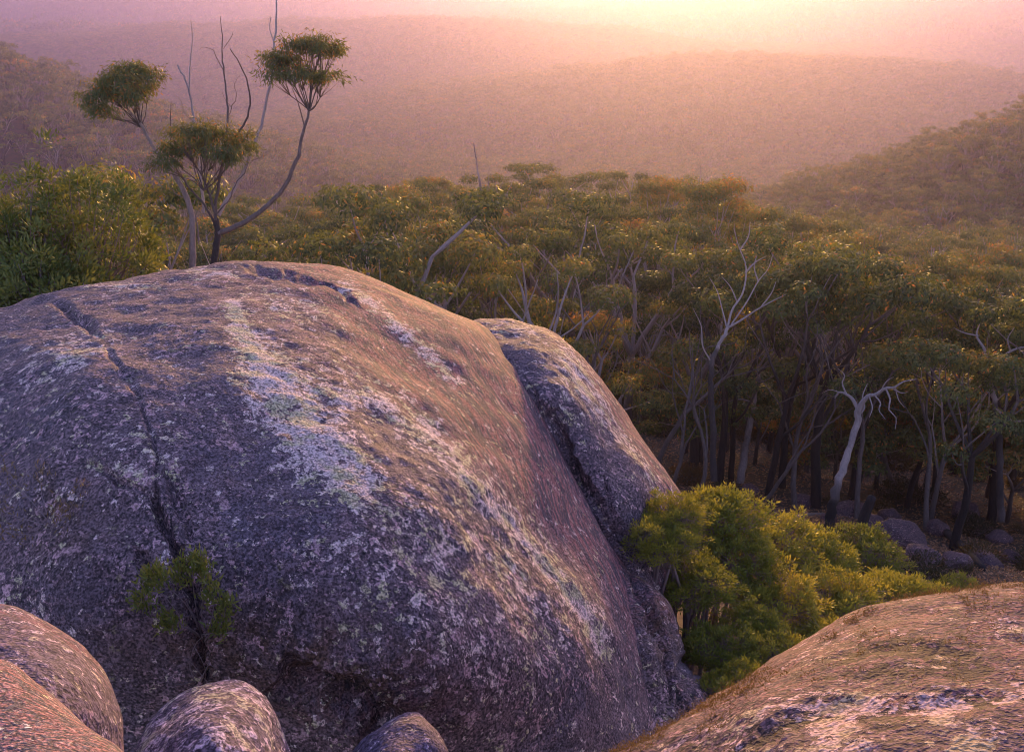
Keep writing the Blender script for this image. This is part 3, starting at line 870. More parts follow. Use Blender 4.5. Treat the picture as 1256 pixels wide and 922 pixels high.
tx, ty, td = proj(np.stack([cand[:, 0], cand[:, 1], cz + np.where(ck > 8, 5.0, 9.5) * csc], -1))
hid = in_poly(tx, ty, BIG_OUT) | in_poly(tx, ty, SEC_OUT)
outf = (tx < -70) | (tx > 1326)
order = np.argsort(np.hypot(cand[:, 0], cand[:, 1]) / csc + np.where(hid | outf, 1e5, 0))
NEAR_N = 285
near_ids = [i for i in order[:NEAR_N] if not (hid[i] or outf[i])]
rest_ids = [i for i in range(nC) if i not in set(near_ids) and not hid[i]]
def zone(px, r):
    if px < 190: a = 'behind the leafy green bush at the left'
    elif px < 420: a = 'behind the bare-branched mallee'
    elif px < 600: a = "beyond the huge boulder's summit"
    elif px < 800: a = 'beyond the second boulder'
    elif px < 990: a = 'around the white dead tree'
    elif px < 1130: a = 'behind the broken white tree'
    else: a = 'toward the right edge'
    return a, ('front rows' if r < 52 else 'second rows' if r < 60 else 'middle rows' if r < 70 else 'rear rows')
for i in near_ids:
    z, row = zone(tx[i], math.hypot(*cand[i]))
    size = 'taller' if csc[i] > 1.02 else 'shorter' if csc[i] < 0.86 else 'mid-height'
    lab = '%s %s eucalyptus, %s, %s' % (size, KINDS[ck[i]][0], row, z)
    s = csc[i]
    make_gum(ck[i], (cand[i][0], cand[i][1], cz[i]), crz[i], (s * 0.95, s * 0.95, s), lab, lab + ' trees')

# ---- farther forest: one mass
def scatter(name, protos, P, rot, sc, idx, kind='stuff', label=None, cat=None):
    col = bpy.data.collections.new(name + '_sources')
    for k, meshes in enumerate(protos):
        o = bpy.data.objects.new('%s_source_%02d' % (name, k), meshes)
        col.objects.link(o)
    me = mk_mesh(name, P, None, {'turn': rot, 'size': sc, 'which': idx.astype(int)})
    ob = link(name, me)
    ng = bpy.data.node_groups.new(name, 'GeometryNodeTree')
    ng.interface.new_socket('Geometry', in_out='INPUT', socket_type='NodeSocketGeometry')
    ng.interface.new_socket('Geometry', in_out='OUTPUT', socket_type='NodeSocketGeometry')
    N, Lk = ng.nodes, ng.links
    gi, go = N.new('NodeGroupInput'), N.new('NodeGroupOutput')
    ci = N.new('GeometryNodeCollectionInfo')
    ci.inputs[0].default_value = col
    ci.inputs['Separate Children'].default_value = True
    ci.inputs['Reset Children'].default_value = True
    io = N.new('GeometryNodeInstanceOnPoints')
    io.inputs['Pick Instance'].default_value = True
    def na(nm, ty):
        n = N.new('GeometryNodeInputNamedAttribute')
        n.data_type = ty
        n.inputs[0].default_value = nm
        return n.outputs[0]
    e2r = N.new('FunctionNodeEulerToRotation')
    Lk.new(na('turn', 'FLOAT_VECTOR'), e2r.inputs[0])
    Lk.new(gi.outputs[0], io.inputs['Points'])
    Lk.new(ci.outputs[0], io.inputs['Instance'])
    Lk.new(na('which', 'INT'), io.inputs['Instance Index'])
    Lk.new(e2r.outputs[0], io.inputs['Rotation'])
    Lk.new(na('size', 'FLOAT_VECTOR'), io.inputs['Scale'])
    Lk.new(io.outputs[0], go.inputs[0])
    md = ob.modifiers.new('scatter', 'NODES')
    md.node_group = ng
    tag(ob, label, cat, kind=kind)
    return ob

def join_tree(mt, mc):
    """trunk and crown as one source mesh with two materials"""
    V = np.vstack(mt.V + mc.V)
    nt = sum(len(q) for q in mt.Q)
    nv = sum(len(v) for v in mt.V)
    Q = np.vstack([np.vstack(mt.Q), np.vstack(mc.Q) + nv])
    me = mk_mesh('forest_tree', V, Q, {'tone': np.concatenate(mt.T + mc.T)}, False)
    me.materials.append(M_BARK); me.materials.append(M_LEAF)
    mi = np.ones(len(Q), np.int32); mi[:nt] = 0
    me.polygons.foreach_set('material_index', mi)
    return me
def variants(leaves, L, W, n=8):
    out = []
    for nm, kw in KINDS[:n]:
        kw = dict(kw)
        kw['leaves'] = int(leaves * kw.get('leaves', 460) / 460.0)
        kw['L'], kw['W'] = L, W
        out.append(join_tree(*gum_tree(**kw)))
    return out

P = np.array([(cand[i][0], cand[i][1], cz[i]) for i in rest_ids])
rest_sc = np.array([[csc[i] * 1.05, csc[i] * 1.05, csc[i]] for i in rest_ids])
rest_rot = np.array([[0, 0, crz[i]] for i in rest_ids])
scatter('forest_ridge', variants(190, 0.21, 0.07), P, rest_rot, rest_sc, ck[rest_ids] % 8)

def polar_scatter(r0, r1, sp, half=35, seed=1):
    rng = np.random.RandomState(seed)
    n = int(0.5 * (r1 ** 2 - r0 ** 2) * math.radians(2 * half) / sp ** 2)
    # stratified: rings of cells
    pts = []
    nr = max(1, int((r1 - r0) / sp))
    for k in range(nr):
        rm = r0 + (k + 0.5) * (r1 - r0) / nr
        m = max(2, int(rm * math.radians(2 * half) / sp))
        a = np.radians(-half + 2 * half * (np.arange(m) + rng.rand(m)) / m)
        r = rm + (rng.rand(m) - 0.5) * (r1 - r0) / nr
        pts.append(np.stack([r * np.sin(a), r * np.cos(a)], -1))
    p = np.vstack(pts)
    return p, rng
def far_forest(name, r0, r1, sp, protos, smul, seed):
    p, rng = polar_scatter(r0, r1, sp, 35, seed)
    z = hgt(p[:, 0], p[:, 1])
    n = len(p)
    keep = rng.rand(n) > 0.06
    s = smul * (0.75 + 0.5 * rng.rand(n))
    S = np.stack([s, s, s * (0.85 + 0.3 * rng.rand(n))], -1)
    R = np.stack([0 * s, 0 * s, rng.rand(n) * 6.28], -1)
    P = np.stack([p[:, 0], p[:, 1], z], -1)
    scatter(name, protos, P[keep], R[keep], S[keep], rng.randint(0, len(protos), n)[keep])
far_forest('valley_forest', 152, 480, 3.6, variants(110, 0.30, 0.11), 1.0, 5)
far_forest('far_forest', 480, 2100, 7.6, variants(40, 0.52, 0.22), 1.6, 6)
far_forest('distant_forest', 2100, 7500, 23.0, variants(9, 1.1, 0.5, 5), 3.2, 7)

# ------------------------------------------------------------------ undergrowth and litter (nobody could count them)
def dome_shrub(seed, rx=1.0, ry=1.0, rz=1.0, ntips=240, per=30, L=0.065, W=0.016, t0=0.25, t1=0.8, low=0.0, lump=0.25, base=0.0, stem_r=0.02, stem_tone=0.5, up=0.8, tuft=0.10, inner=60, twigs=0):
    """foliage of upright sprays over a lumpy dome, and the stems that carry it"""
    rng = np.random.RandomState(seed)
    ms, ml = MB(), MB()
    v = rng.normal(size=(ntips, 3))
    v[:, 2] = np.abs(v[:, 2]) + low
    v = unit(v)
    k = 1 + lump * 2 * (vnoise(v * 2.1 + seed, 5) - 0.5) + 0.05 * rng.normal(size=ntips)
    rad = k * (0.72 + 0.28 * rng.rand(ntips) ** 0.4)
    T = v * rad[:, None] * np.array([rx, ry, rz]) + np.array([0, 0, base])
    hubs = []
    for q in range(9):
        a = q * 0.7 + rng.rand()
        e = np.array([math.cos(a) * rx * 0.35 * rng.rand(), math.sin(a) * ry * 0.35 * rng.rand(), base + rz * (0.1 + 0.3 * rng.rand())])
        hubs.append(e)
        P = bez([np.array([e[0] * 0.25, e[1] * 0.25, -0.15]), np.array([e[0] * 0.5, e[1] * 0.5, e[2] * 0.5]), e], 5)
        ms.tube(P, np.linspace(stem_r, stem_r * 0.6, 5), 4, stem_tone)
    hubs = np.array(hubs)
    for q in range(ntips):
        h = hubs[np.argmin(((hubs - T[q]) ** 2).sum(-1) + rng.rand(9) * 0.3 * rx)]
        m = (h + T[q]) / 2 + rng.normal(size=3) * 0.08 * rx + np.array([0, 0, -0.06 * rz])
        ms.tube(bez([h, m, T[q]], 4), [stem_r * 0.4, stem_r * 0.32, stem_r * 0.24, stem_r * 0.15], 3, stem_tone + 0.3 * rng.rand())
    for q in range(twigs):                     # leafless side twigs
        a = rng.rand() * 6.28
        e = np.array([math.cos(a) * rx, math.sin(a) * ry, 0]) * (0.6 + 0.4 * rng.rand()) + np.array([0, 0, base + rz * (rng.rand() * 0.75 - 0.1)])
        h = hubs[rng.randint(9)]
        ms.tube(bez([h, (h + e) / 2 + rng.normal(size=3) * 0.1 * rx, e], 4), [stem_r * 0.35, stem_r * 0.28, stem_r * 0.2, stem_r * 0.1], 3, 0.6 + 0.4 * rng.rand())
    c = np.repeat(T, per, 0)
    vv = np.repeat(v, per, 0)
    n = len(c)
    off = rng.normal(size=(n, 3)) * tuft * np.array([1, 1, 0.7])
    D = off / tuft * 0.55 + vv * 0.5 + np.array([0, 0, up * 0.45]) + rng.normal(size=(n, 3)) * 0.45
    tt = np.repeat(rng.rand(ntips) * 0.5 + vnoise(v * 3.0, 9) * 0.5, per)
    tone = t0 + (t1 - t0) * (0.65 * tt + 0.35 * rng.rand(n))
    ml.leaves(c + off, D, L * (0.6 + 0.8 * rng.rand(n)), W, tone, rng, vv)
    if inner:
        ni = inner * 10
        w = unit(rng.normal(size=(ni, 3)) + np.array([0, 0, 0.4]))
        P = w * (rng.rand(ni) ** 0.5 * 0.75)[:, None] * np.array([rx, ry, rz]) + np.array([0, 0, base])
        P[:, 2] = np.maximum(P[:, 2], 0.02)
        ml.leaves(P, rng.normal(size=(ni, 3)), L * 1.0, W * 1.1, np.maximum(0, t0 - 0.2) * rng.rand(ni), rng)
    return ms, ml
def join_shrub(ms, ml, mat):
    V = np.vstack(ms.V + ml.V)
    nt = sum(len(q) for q in ms.Q); nv = sum(len(v) for v in ms.V)
    Q = np.vstack([np.vstack(ms.Q), np.vstack(ml.Q) + nv])
    me = mk_mesh('shrub_source', V, Q, {'tone': np.concatenate(ms.T + ml.T)}, False)
    me.materials.append(M_TWIG); me.materials.append(mat)
    mi = np.ones(len(Q), np.int32); mi[:nt] = 0
    me.polygons.foreach_set('material_index', mi)
    return me
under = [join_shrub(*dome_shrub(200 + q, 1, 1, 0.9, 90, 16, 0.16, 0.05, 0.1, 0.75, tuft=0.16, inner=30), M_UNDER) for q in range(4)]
p, rng = polar_scatter(21, 150, 2.1, 34, 12)
z = hgt(p[:, 0], p[:, 1])
n = len(p)
qx, qy, qd = proj(np.stack([p[:, 0], p[:, 1], z + 0.5], -1))
keep = (rng.rand(n) > 0.25) & ~((qx > 760) & (qd < 58) & (rng.rand(n) > 0.45)) & ~((qd < 30) & (qx > 700))
s = (0.45 + 0.6 * rng.rand(n)) * np.where(qd < 60, 0.8, 1.25)
scatter('undergrowth', under, np.stack([p[:, 0], p[:, 1], z], -1)[keep], np.stack([0 * s, 0 * s, rng.rand(n) * 6.28], -1)[keep], np.stack([s, s, s * 0.9], -1)[keep], rng.randint(0, 4, n)[keep])

lit = MB()
rng = np.random.RandomState(44)
n = 30000
r = 26 + 34 * rng.rand(n); a = np.radians(4 + 26 * rng.rand(n))
X, Y = r * np.sin(a), r * np.cos(a)
Pl = np.stack([X, Y, hgt(X, Y) + 0.03 + 0.06 * rng.rand(n)], -1)
Dl = rng.normal(size=(n, 3)) * np.array([1, 1, 0.3])
lit.leaves(Pl, Dl, 0.14 * (0.6 + 0.8 * rng.rand(n)), 0.05, 0.35 + 0.65 * rng.rand(n), rng, np.array([0, 0, 1.0]))
M_LITTER = leaf_material('litter_leaf', [(0.0, (0.07, 0.042, 0.025)), (0.5, (0.25, 0.115, 0.05)), (1.0, (0.45, 0.24, 0.12))], trans=0.1, rnd=0)
tag(link('leaf_litter', lit.mesh('leaf_litter', False), M_LITTER), 'fallen orange-brown leaves on the forest floor', 'leaf litter', kind='stuff')

# ------------------------------------------------------------------ green shrubs beside the boulders
SH = []
for q, kw in enumerate([dict(seed=301, t0=0.30, t1=0.85), dict(seed=302, t0=0.38, t1=0.95, lump=0.5), dict(seed=303, t0=0.12, t1=0.6, lump=0.45)]):
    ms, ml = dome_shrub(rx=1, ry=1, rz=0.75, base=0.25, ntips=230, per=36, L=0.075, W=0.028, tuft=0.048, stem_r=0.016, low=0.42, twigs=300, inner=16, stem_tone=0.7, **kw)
    a, b = ms.mesh('shrub_stems'), ml.mesh('shrub_foliage', False)
    a.materials.append(M_TWIG); b.materials.append(M_SHRUB)
    SH.append((a, b))
SHRUBS = [  # crown top pixel, depth, half width (m), proto, label
    (872, 602, 17.6, 0.85, 0, 'yellow-green shrub touching the foot of the second boulder'),
    (938, 632, 19.6, 0.90, 1, 'yellow-green shrub, second along the top row right of the second boulder'),
    (1000, 662, 21.0, 0.85, 0, 'yellow-green shrub in the top row below the thick curved trunk'),
    (826, 612, 15.5, 0.46, 1, 'small shrub squeezed against the lower edge of the second boulder'),
    (816, 640, 15.0, 0.48, 1, 'yellow-green shrub leaning on the second boulder at the left end of the patch'),
    (905, 664, 16.8, 0.62, 2, 'olive shrub in the middle of the shrub patch with grey twigs below'),
    (1064, 656, 24.5, 0.85, 2, 'loose olive shrub below the broken white tree'),
    (950, 708, 16.4, 0.72, 1, 'bright bushy yellow-green shrub in the centre of the shrub patch'),
    (1030, 712, 18.4, 0.78, 1, 'bright yellow-green shrub right of the bushiest shrub in the patch'),
    (1108, 706, 21.5, 0.85, 0, "low green shrub just above the foreground boulder's crest"),
    (1172, 716, 23.5, 0.75, 2, 'small dark green shrub at the right end of the shrub patch'),
    (856, 690, 15.4, 0.55, 2, 'dark leafy shrub beside the top of the rusty slab'),
    (886, 772, 14.6, 0.50, 2, 'dark green shrub low in the gully beside the rusty slab'),
    (965, 790, 14.6, 0.55, 1, "lowest yellow-green shrub, its tips against the foreground boulder's edge"),
    (1016, 762, 16.0, 0.60, 0, 'small yellow-green shrub tucked between the bright shrubs and the foreground boulder'),
    (908, 826, 13.6, 0.45, 2, 'dim twiggy shrub at the bottom of the gully above the foreground boulder'),
    (1076, 746, 19.0, 0.65, 0, "small green shrub peeping over the foreground boulder's crest"),
    (925, 745, 15.2, 0.42, 0, 'little green shrub in the dark gap below the bushiest shrub'),
]
for q, (px, py, d, w, k, lab) in enumerate(SHRUBS):
    T = unproj(px, py + 6, d)
    zb = float(hgt(T[0], T[1]))
    w2 = w * 1.12
    up_ = max(0.1, T[2] - zb - w2)
    r = empty('shrub', (T[0], T[1], zb), q * 1.3)
    tag(r, lab, 'shrub', 'shrubs in the gully beside the boulders')
    rg = np.random.RandomState(700 + q)
    mb = MB()
    for e in range(8):
        a = e * 0.8 + rg.rand()
        top = np.array([math.cos(a) * w * 0.3, math.sin(a) * w * 0.3, up_ + w2 * (0.05 + 0.3 * rg.rand())])
        mb.tube(bez([top * [0.3, 0.3, 0] + [0, 0, -0.15], top * [0.9, 0.9, 0.5] + rg.normal(size=3) * 0.12, top], 8), np.linspace(0.035, 0.02, 8), 5, 0.6)
    link('stem', mb.mesh('shrub_stem'), M_TWIG, r)
    for nm, me in (('branches', SH[k][0]), ('foliage', SH[k][1])):
        c = link(nm, me, None, r)
        c.location = (0, 0, up_)
        c.scale = (w2, w2, w2)

# ------------------------------------------------------------------ the mallee on the skyline of the big boulder
MD = 22.5
root = unproj(262, 334, MD)
def pxpath(pts, d0, d1, n):
    pts = np.asarray(pts, float)
    dd = np.linspace(d0, d1, len(pts))
    return bez(unproj(pts[:, 0], pts[:, 1], dd), n)
m_root = empty('mallee_tree', root)
tag(m_root, 'tall sparse mallee with three leaf tufts and bare dead branches behind the huge boulder', 'tree')
rng = np.random.RandomState(91)
def limb(name, pts, d0, d1, r0, r1, tone, extra=(), parent=m_root, org=root, n=26):
    mb = MB()
    P = pxpath(pts, d0, d1, n)
    P[1:-1] += rng.normal(size=(n - 2, 3)) * 0.008
    mb.tube(P - org, np.linspace(r0, r1, n), 7, tone)
    for (e, a, b, ra, rb) in extra:
        Pe = pxpath(e, a, b, 12)
        mb.tube(Pe - org, np.linspace(ra, rb, 12), 5, tone)
    return link(name, mb.mesh(name), M_BARK, parent)
zb = float(hgt(root[0], root[1]))
down = 461 + 60
limb('trunk', [(258, 400), (261, 340), (264, 312), (267, 288), (265, 268)], MD, MD, 0.085, 0.06, 0.25)
limb('trunk', [(238, 400), (236, 340), (237, 300), (235, 262), (222, 228), (205, 203), (188, 180), (176, 158), (160, 138)], MD + .5, MD - 0.3, 0.08, 0.022, 0.8,
     [([(188, 180), (180, 160), (172, 142), (168, 124)], MD - .1, MD, .018, .008), ([(172, 155), (150, 142), (135, 128)], MD - .2, MD - .5, .016, .006)])
limb('limb', [(266, 287), (285, 280), (303, 271), (326, 254), (344, 236), (356, 215), (365, 194), (368, 178), (372, 162), (378, 140), (381, 118), (382, 104)], MD, MD - .5, .058, .018, 0.62,
     [([(379, 138), (372, 120), (366, 104)], MD - .4, MD - .6, .018, .007), ([(374, 157), (366, 128), (358, 108)], MD - .4, MD - .3, .015, .006), ([(382, 112), (390, 100), (398, 88)], MD - .5, MD - .6, .013, .006)])
limb('limb', [(268, 264), (276, 248), (292, 224), (304, 198), (314, 172), (321, 150), (328, 118), (334, 80), (337, 50), (339, 20), (339, -20)], MD, MD + .7, .046, .014, 0.95,
     [([(336, 52), (331, 36), (332, 22)], MD + .6, MD + .6, .014, .007)])
limb('dead_branch', [(264, 270), (266, 238), (272, 205), (281, 178), (294, 160), (304, 143), (307, 124), (303, 100), (294, 78), (282, 60)], MD - .1, MD - .6, .034, .008, 0.5)
limb('dead_branch', [(272, 205), (278, 165), (279, 130), (276, 100), (273, 70), (272, 40), (270, 20)], MD - .2, MD + .2, .026, .006, 0.6,
     [([(275, 88), (266, 72), (262, 62)], MD, MD, .012, .005), ([(263, 62), (250, 58), (244, 62)], MD, MD, .006, .003), ([(274, 60), (284, 45), (286, 38)], MD, MD, .008, .003)])
limb('dead_branch', [(250, 262), (246, 220), (240, 170), (236, 135), (230, 105), (218, 80)], MD + .6, MD + .9, .032, .016, 0.95,
     [([(232, 112), (233, 80), (236, 48), (234, 25)], MD + .7, MD + .8, .018, .006)])
limb('limb', [(262, 272), (250, 250), (232, 230), (218, 210), (210, 185), (209, 150), (210, 125)], MD, MD + .3, .026, .006, 0.5)
limb('limb', [(264, 262), (256, 236), (249, 218), (246, 205)], MD - .2, MD - .6, .028, .014, 0.5,
     [([(249, 218), (238, 200), (226, 186)], MD - .5, MD - .8, .014, .006), ([(248, 212), (258, 195), (268, 182)], MD - .5, MD - .5, .014, .006), ([(247, 207), (246, 190), (244, 174)], MD - .6, MD - .6, .013, .006),
      ([(258, 240), (272, 215), (286, 190)], MD - .3, MD - .2, .014, .006)])
limb('dead_branch', [(244, 300), (240, 268), (228, 246), (214, 236), (204, 222)], MD + .3, MD + .1, .016, .005, 0.7)
limb('dead_branch', [(278, 150), (284, 132), (290, 118), (288, 104), (294, 92)], MD - .1, MD + .1, .010, .003, 0.6, [([(284, 132), (276, 122), (272, 112)], MD, MD, .006, .003)])
limb('dead_branch', [(300, 206), (312, 196), (326, 190), (334, 178)], MD + .2, MD, .012, .004, 0.8)
limb('dead_branch', [(266, 262), (282, 244), (290, 224), (300, 212), (304, 196)], MD - .1, MD - .4, .016, .005, 0.6)
limb('dead_branch', [(238, 150), (226, 138), (222, 124), (214, 116)], MD + .7, MD + .7, .010, .003, 0.8)
def tuft(cx, cyx, wx, hy, d, seed, attach):
    """umbrella of hanging leaves on fanned twigs"""
    rg = np.random.RandomState(seed)
    c = unproj(cx, cyx, d)
    pm = d / FPX
    rx, rz = wx / 2 * pm, hy * 1.12 * pm
    a = unproj(*attach)
    ms, ml = MB(), MB()
    base = c - np.array([0, 0, rz * 0.5])
    ns = 13
    sub = []
    for q in range(ns):
        an = q * 2.4 + rg.rand()
        rr = math.sqrt((q + 0.3) / ns) * 0.95
        sub.append(base + np.array([math.cos(an) * rr * rx, math.sin(an) * rr * rx * 0.8, rz * (0.95 * (1 - rr ** 2) + 0.05 + 0.14 * rg.normal())]))
    for q, sc_ in enumerate(sub):
        hub = a + (sc_ - a) * 0.55 + rg.normal(size=3) * 0.05
        hub[2] -= 0.05
        ms.tube(bez([a, (a + hub) / 2 + rg.normal(size=3) * 0.03, hub], 5) - root, np.linspace(.013, .008, 5), 4, 0.5)
        for e in range(9):
            v = unit(rg.normal(size=3) * [1, 1, 0.5] + [0, 0, 0.35])
            tip = sc_ + v * np.array([0.30, 0.30, 0.13]) * (0.5 + 0.7 * rg.rand())
            ms.tube(bez([hub, (hub + tip) / 2 + [0, 0, -0.02], tip], 5) - root, np.linspace(.007, .0025, 5), 3, 0.5)
            k = 56
            off = rg.normal(size=(k, 3)) * np.array([0.085, 0.085, 0.06])
            D = rg.normal(size=(k, 3)) * 0.45 + np.array([0, 0, -0.75]) + v * 0.5
            tone = 0.12 + 0.45 * rg.rand(k) + 0.40 * rg.rand() * (tip[2] > base[2] + rz * 0.55)  # upper tips toned warmer: orange light on top put into the colour
            tone = np.where(rg.rand(k) < 0.05, 0.98, tone)
            ml.leaves(tip + off - root, D, 0.105 * (0.6 + 0.7 * rg.rand(k)), 0.022, tone, rg, v + np.zeros((k, 3)))
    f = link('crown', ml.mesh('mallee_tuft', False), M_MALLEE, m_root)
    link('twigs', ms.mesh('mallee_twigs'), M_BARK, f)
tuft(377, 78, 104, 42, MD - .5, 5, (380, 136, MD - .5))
tuft(153, 112, 104, 34, MD - .4, 6, (172, 156, MD - .2))
tuft(253, 178, 114, 38, MD - .6, 8, (250, 234, MD - .5))

# leafy bush at the left
def bush(px, py, d, w, label, seed):
    T = unproj(px, py, d)
    zb = float(hgt(T[0], T[1]))
    h = T[2] - zb
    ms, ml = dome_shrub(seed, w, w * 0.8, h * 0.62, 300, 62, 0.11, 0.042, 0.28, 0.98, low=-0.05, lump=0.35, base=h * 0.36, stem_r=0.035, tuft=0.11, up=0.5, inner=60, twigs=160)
    r = empty('bush', (T[0], T[1], zb))
    tag(r, label, 'bush', 'green bushes behind the left of the boulder')
    link('stems', ms.mesh('bush_stems'), M_TWIG, r)
    link('foliage', ml.mesh('bush_foliage', False), M_BUSH, r)
bush(95, 222, 21.5, 1.55, 'dense green bush with yellow-green tips left of the mallee', 401)
bush(0, 214, 20.8, 1.5, 'dense green bush cut by the left edge of the picture', 402)
bush(40, 275, 19.8, 1.25, 'lower dark green bush in front of the two tall bushes at the left', 403)

# ------------------------------------------------------------------ dead trees
def dead_tree(name, base_px, d, trunk, limbs, label, tone=0.9, char=True):
    P0 = unproj(base_px[0], base_px[1], d)
    r = empty(name, P0)
    tag(r, label, 'dead tree')
    mb = MB()
    P = pxpath(trunk[0], d, d, 24)
    P[1:-1] += np.random.RandomState(int(base_px[0])).normal(size=(22, 3)) * trunk[1] * 0.12
    R = np.linspace(trunk[1], trunk[2], 24)
    tn = np.full(24, tone)
    if char == 'pale':
        pass
    elif char:
        k = np.linspace(0, 1, 24)
        tn = np.where(k < 0.28, 0.02, np.where(k < 0.4, 0.5, tone))
    else:
        k = np.linspace(0, 1, 24)
        tn = np.where(k < 0.55, 0.22, np.where(k < 0.7, 0.4, tone))
    tn = tn + 0.5 * (vnoise(P * 1.7, 8) - 0.5)
    mb.tube(P - P0, R, 12, tn, knot=0.3)
    link('trunk', mb.mesh('dead_trunk'), M_BARK, r)
    for (pts, dd, ra, rb, kids) in limbs:
        ml = MB()
        ml.tube(pxpath(pts, d, d + dd, 16) - P0, np.linspace(ra, rb, 16), 6, tone)
        for (kp, ka, kb) in kids:
            ml.tube(pxpath(kp, d + dd * .6, d + dd, 9) - P0, np.linspace(ka, kb, 9), 4, tone)
        link('limb', ml.mesh('dead_limb'), M_BARK, r)
Pb, db = ground_hit(1016, 655)
dead_tree('broken_tree', (1016, 655), db, ([(1014, 662), (1019, 630), (1028, 593), (1040, 555), (1051, 518), (1053, 500)], 0.18, 0.10),
          [([(1053, 505), (1057, 494), (1066, 485), (1074, 484), (1086, 476), (1097, 475), (1108, 468), (1124, 465)], -1.0, 0.10, 0.015,
            [([(1072, 484), (1080, 494), (1078, 503), (1086, 514)], .035, .01), ([(1086, 476), (1092, 490), (1090, 502), (1099, 512), (1098, 526)], .04, .01), ([(1092, 475), (1106, 482), (1114, 480)], .03, .008),
             ([(1080, 480), (1087, 468), (1096, 462)], .025, .007), ([(1098, 474), (1102, 490), (1110, 500)], .025, .007), ([(1066, 486), (1070, 500), (1066, 512)], .03, .01)]),
           ([(1053, 503), (1046, 490), (1039, 484), (1030, 481), (1024, 488)], 0.6, 0.075, 0.025, [([(1038, 483), (1033, 470), (1036, 460), (1028, 452)], .035, .008), ([(1030, 481), (1018, 478), (1008, 482)], .02, .007)]),
           ([(1052, 510), (1060, 500), (1058, 486), (1064, 470)], 0.3, 0.05, 0.012, [])],
          'broken white tree leaning right with a charred foot and twisted bare limbs')
P2, d2 = ground_hit(906, 592)
dead_tree('leaning_pole', (906, 592), d2, ([(906, 597), (912, 562), (919, 520), (926, 488), (931, 455)], 0.19, 0.08),
          [([(924, 494), (910, 490), (896, 492), (886, 500)], -0.8, 0.06, 0.02, [])], 'pale leaning dead trunk between the dark forest trunks', 0.75, 'pale')
dead_tree('dead_tree', (876, 560), 39.5, ([(876, 590), (874, 520), (872, 470), (874, 440), (884, 420), (893, 402)], 0.12, 0.06),
          [([(893, 402), (910, 392), (928, 380), (946, 370), (964, 361)], -1.0, 0.045, .01, [([(934, 376), (946, 360), (952, 345)], .03, .01)]),
           ([(892, 404), (898, 380), (910, 362), (915, 340), (914, 322), (906, 302), (900, 280)], 0.5, 0.045, .01, [([(914, 335), (926, 322), (940, 314)], .035, .01), ([(908, 306), (918, 290), (920, 272)], .03, .01), ([(904, 370), (896, 352), (886, 340)], .03, .01)]),
           ([(892, 404), (886, 380), (880, 358), (870, 340)], 0.8, .032, .008, []),
           ([(897, 398), (915, 372), (930, 345), (942, 330), (948, 312)], 0.2, .032, .008, [([(930, 345), (925, 328), (928, 314)], .03, .01)]),
           ([(874, 446), (862, 425), (860, 400), (850, 378)], -.4, .032, .008, [])], 'white dead tree with many bare upswept limbs standing above the middle of the forest', 0.95, False)
dead_tree('dead_tree', (1225, 470), 39.5, ([(1228, 640), (1226, 560), (1222, 500), (1212, 460)], 0.13, 0.07),
          [([(1212, 462), (1228, 440), (1246, 428), (1270, 424)], -.6, .08, .02, [([(1240, 432), (1236, 416), (1244, 402)], .03, .01), ([(1250, 428), (1262, 440)], .03, .01)]),
           ([(1214, 458), (1208, 430), (1198, 412), (1202, 396)], .5, .07, .015, [([(1200, 412), (1182, 408), (1170, 402)], .035, .01)]),
           ([(1220, 500), (1244, 516), (1268, 512)], -.8, .07, .02, [])], 'pale dead tree with crooked limbs against the dark crowns by the right edge', 0.9, False)
for (x0, y0, x1, y1, d, lab) in [(598, 320, 581, 176, 70, "bare dead spar rising above the canopy beyond the huge boulder's right slope"), (856, 285, 859, 204, 88, 'thin dead spar standing out of the canopy left of the dark flat crown'),
                                 (482, 345, 470, 262, 62, 'short dead stem beyond the summit of the huge boulder')]:
    dead_tree('dead_spar', (x0, y0), d, ([(x0, y0 + 110), (x0, y0), ((x0 + x1) / 2 + 2, (y0 + y1) / 2), (x1, y1)], 0.11, 0.03),
              [([((x0 + x1) / 2 + 2, (y0 + y1) / 2), ((x0 + x1) / 2 + 9, (y0 + y1) / 2 - 18), ((x0 + x1) / 2 + 10, (y0 + y1) / 2 - 34)], .3, .035, .01, [])], lab, 0.75, False)

BARE = [(832, 385, 41, 'leafless pale tree with upswept limbs between the second boulder and the white dead tree'), (800, 318, 44, 'leafless pale tree above the right slope of the second boulder'), (948, 400, 43, 'leafless pale tree just right of the white dead tree'),
        (1000, 366, 42.5, 'leafless pale tree in the canopy above the thick curved trunk'), (1086, 345, 42.5, 'leafless pale tree in the canopy above the broken white tree'), (1172, 392, 42, 'leafless pale tree left of the crooked dead tree at the right edge'),
        (640, 300, 46, 'leafless pale tree over the dip between the two boulders'), (716, 335, 44, 'leafless pale tree over the top of the second boulder'), (1018, 286, 52, 'leafless pale tree half way up the canopy, right of the dead tree'),
        (560, 268, 52, "leafless pale tree over the huge boulder's right slope"), (1140, 300, 50, 'leafless pale tree high in the canopy toward the right'), (868, 410, 40.5, 'leafless pale tree close in front of the forest, left of the white dead tree')]
bare_me = []
for q in range(4):
    rg_ = np.random.RandomState(830 + q)
    mb = MB(); tp = []
    grow(mb, rg_, np.array([0, 0, -0.4]), np.array([rg_.normal() * .08, rg_.normal() * .08, 1]), 4.6, 0.13, 0, 3, tp, 0.11, 0.05, (3, 2, 2), (0.6, 0.6, 0.6), (0.25, 0.6, 0.95, 1.0, 0.9))
    zt = max(t[0][2] for t in tp)
    for V in mb.V: V *= 10.0 / zt
    me = mb.mesh('bare_limbs'); me.materials.append(M_BARK)
    bare_me.append(me)
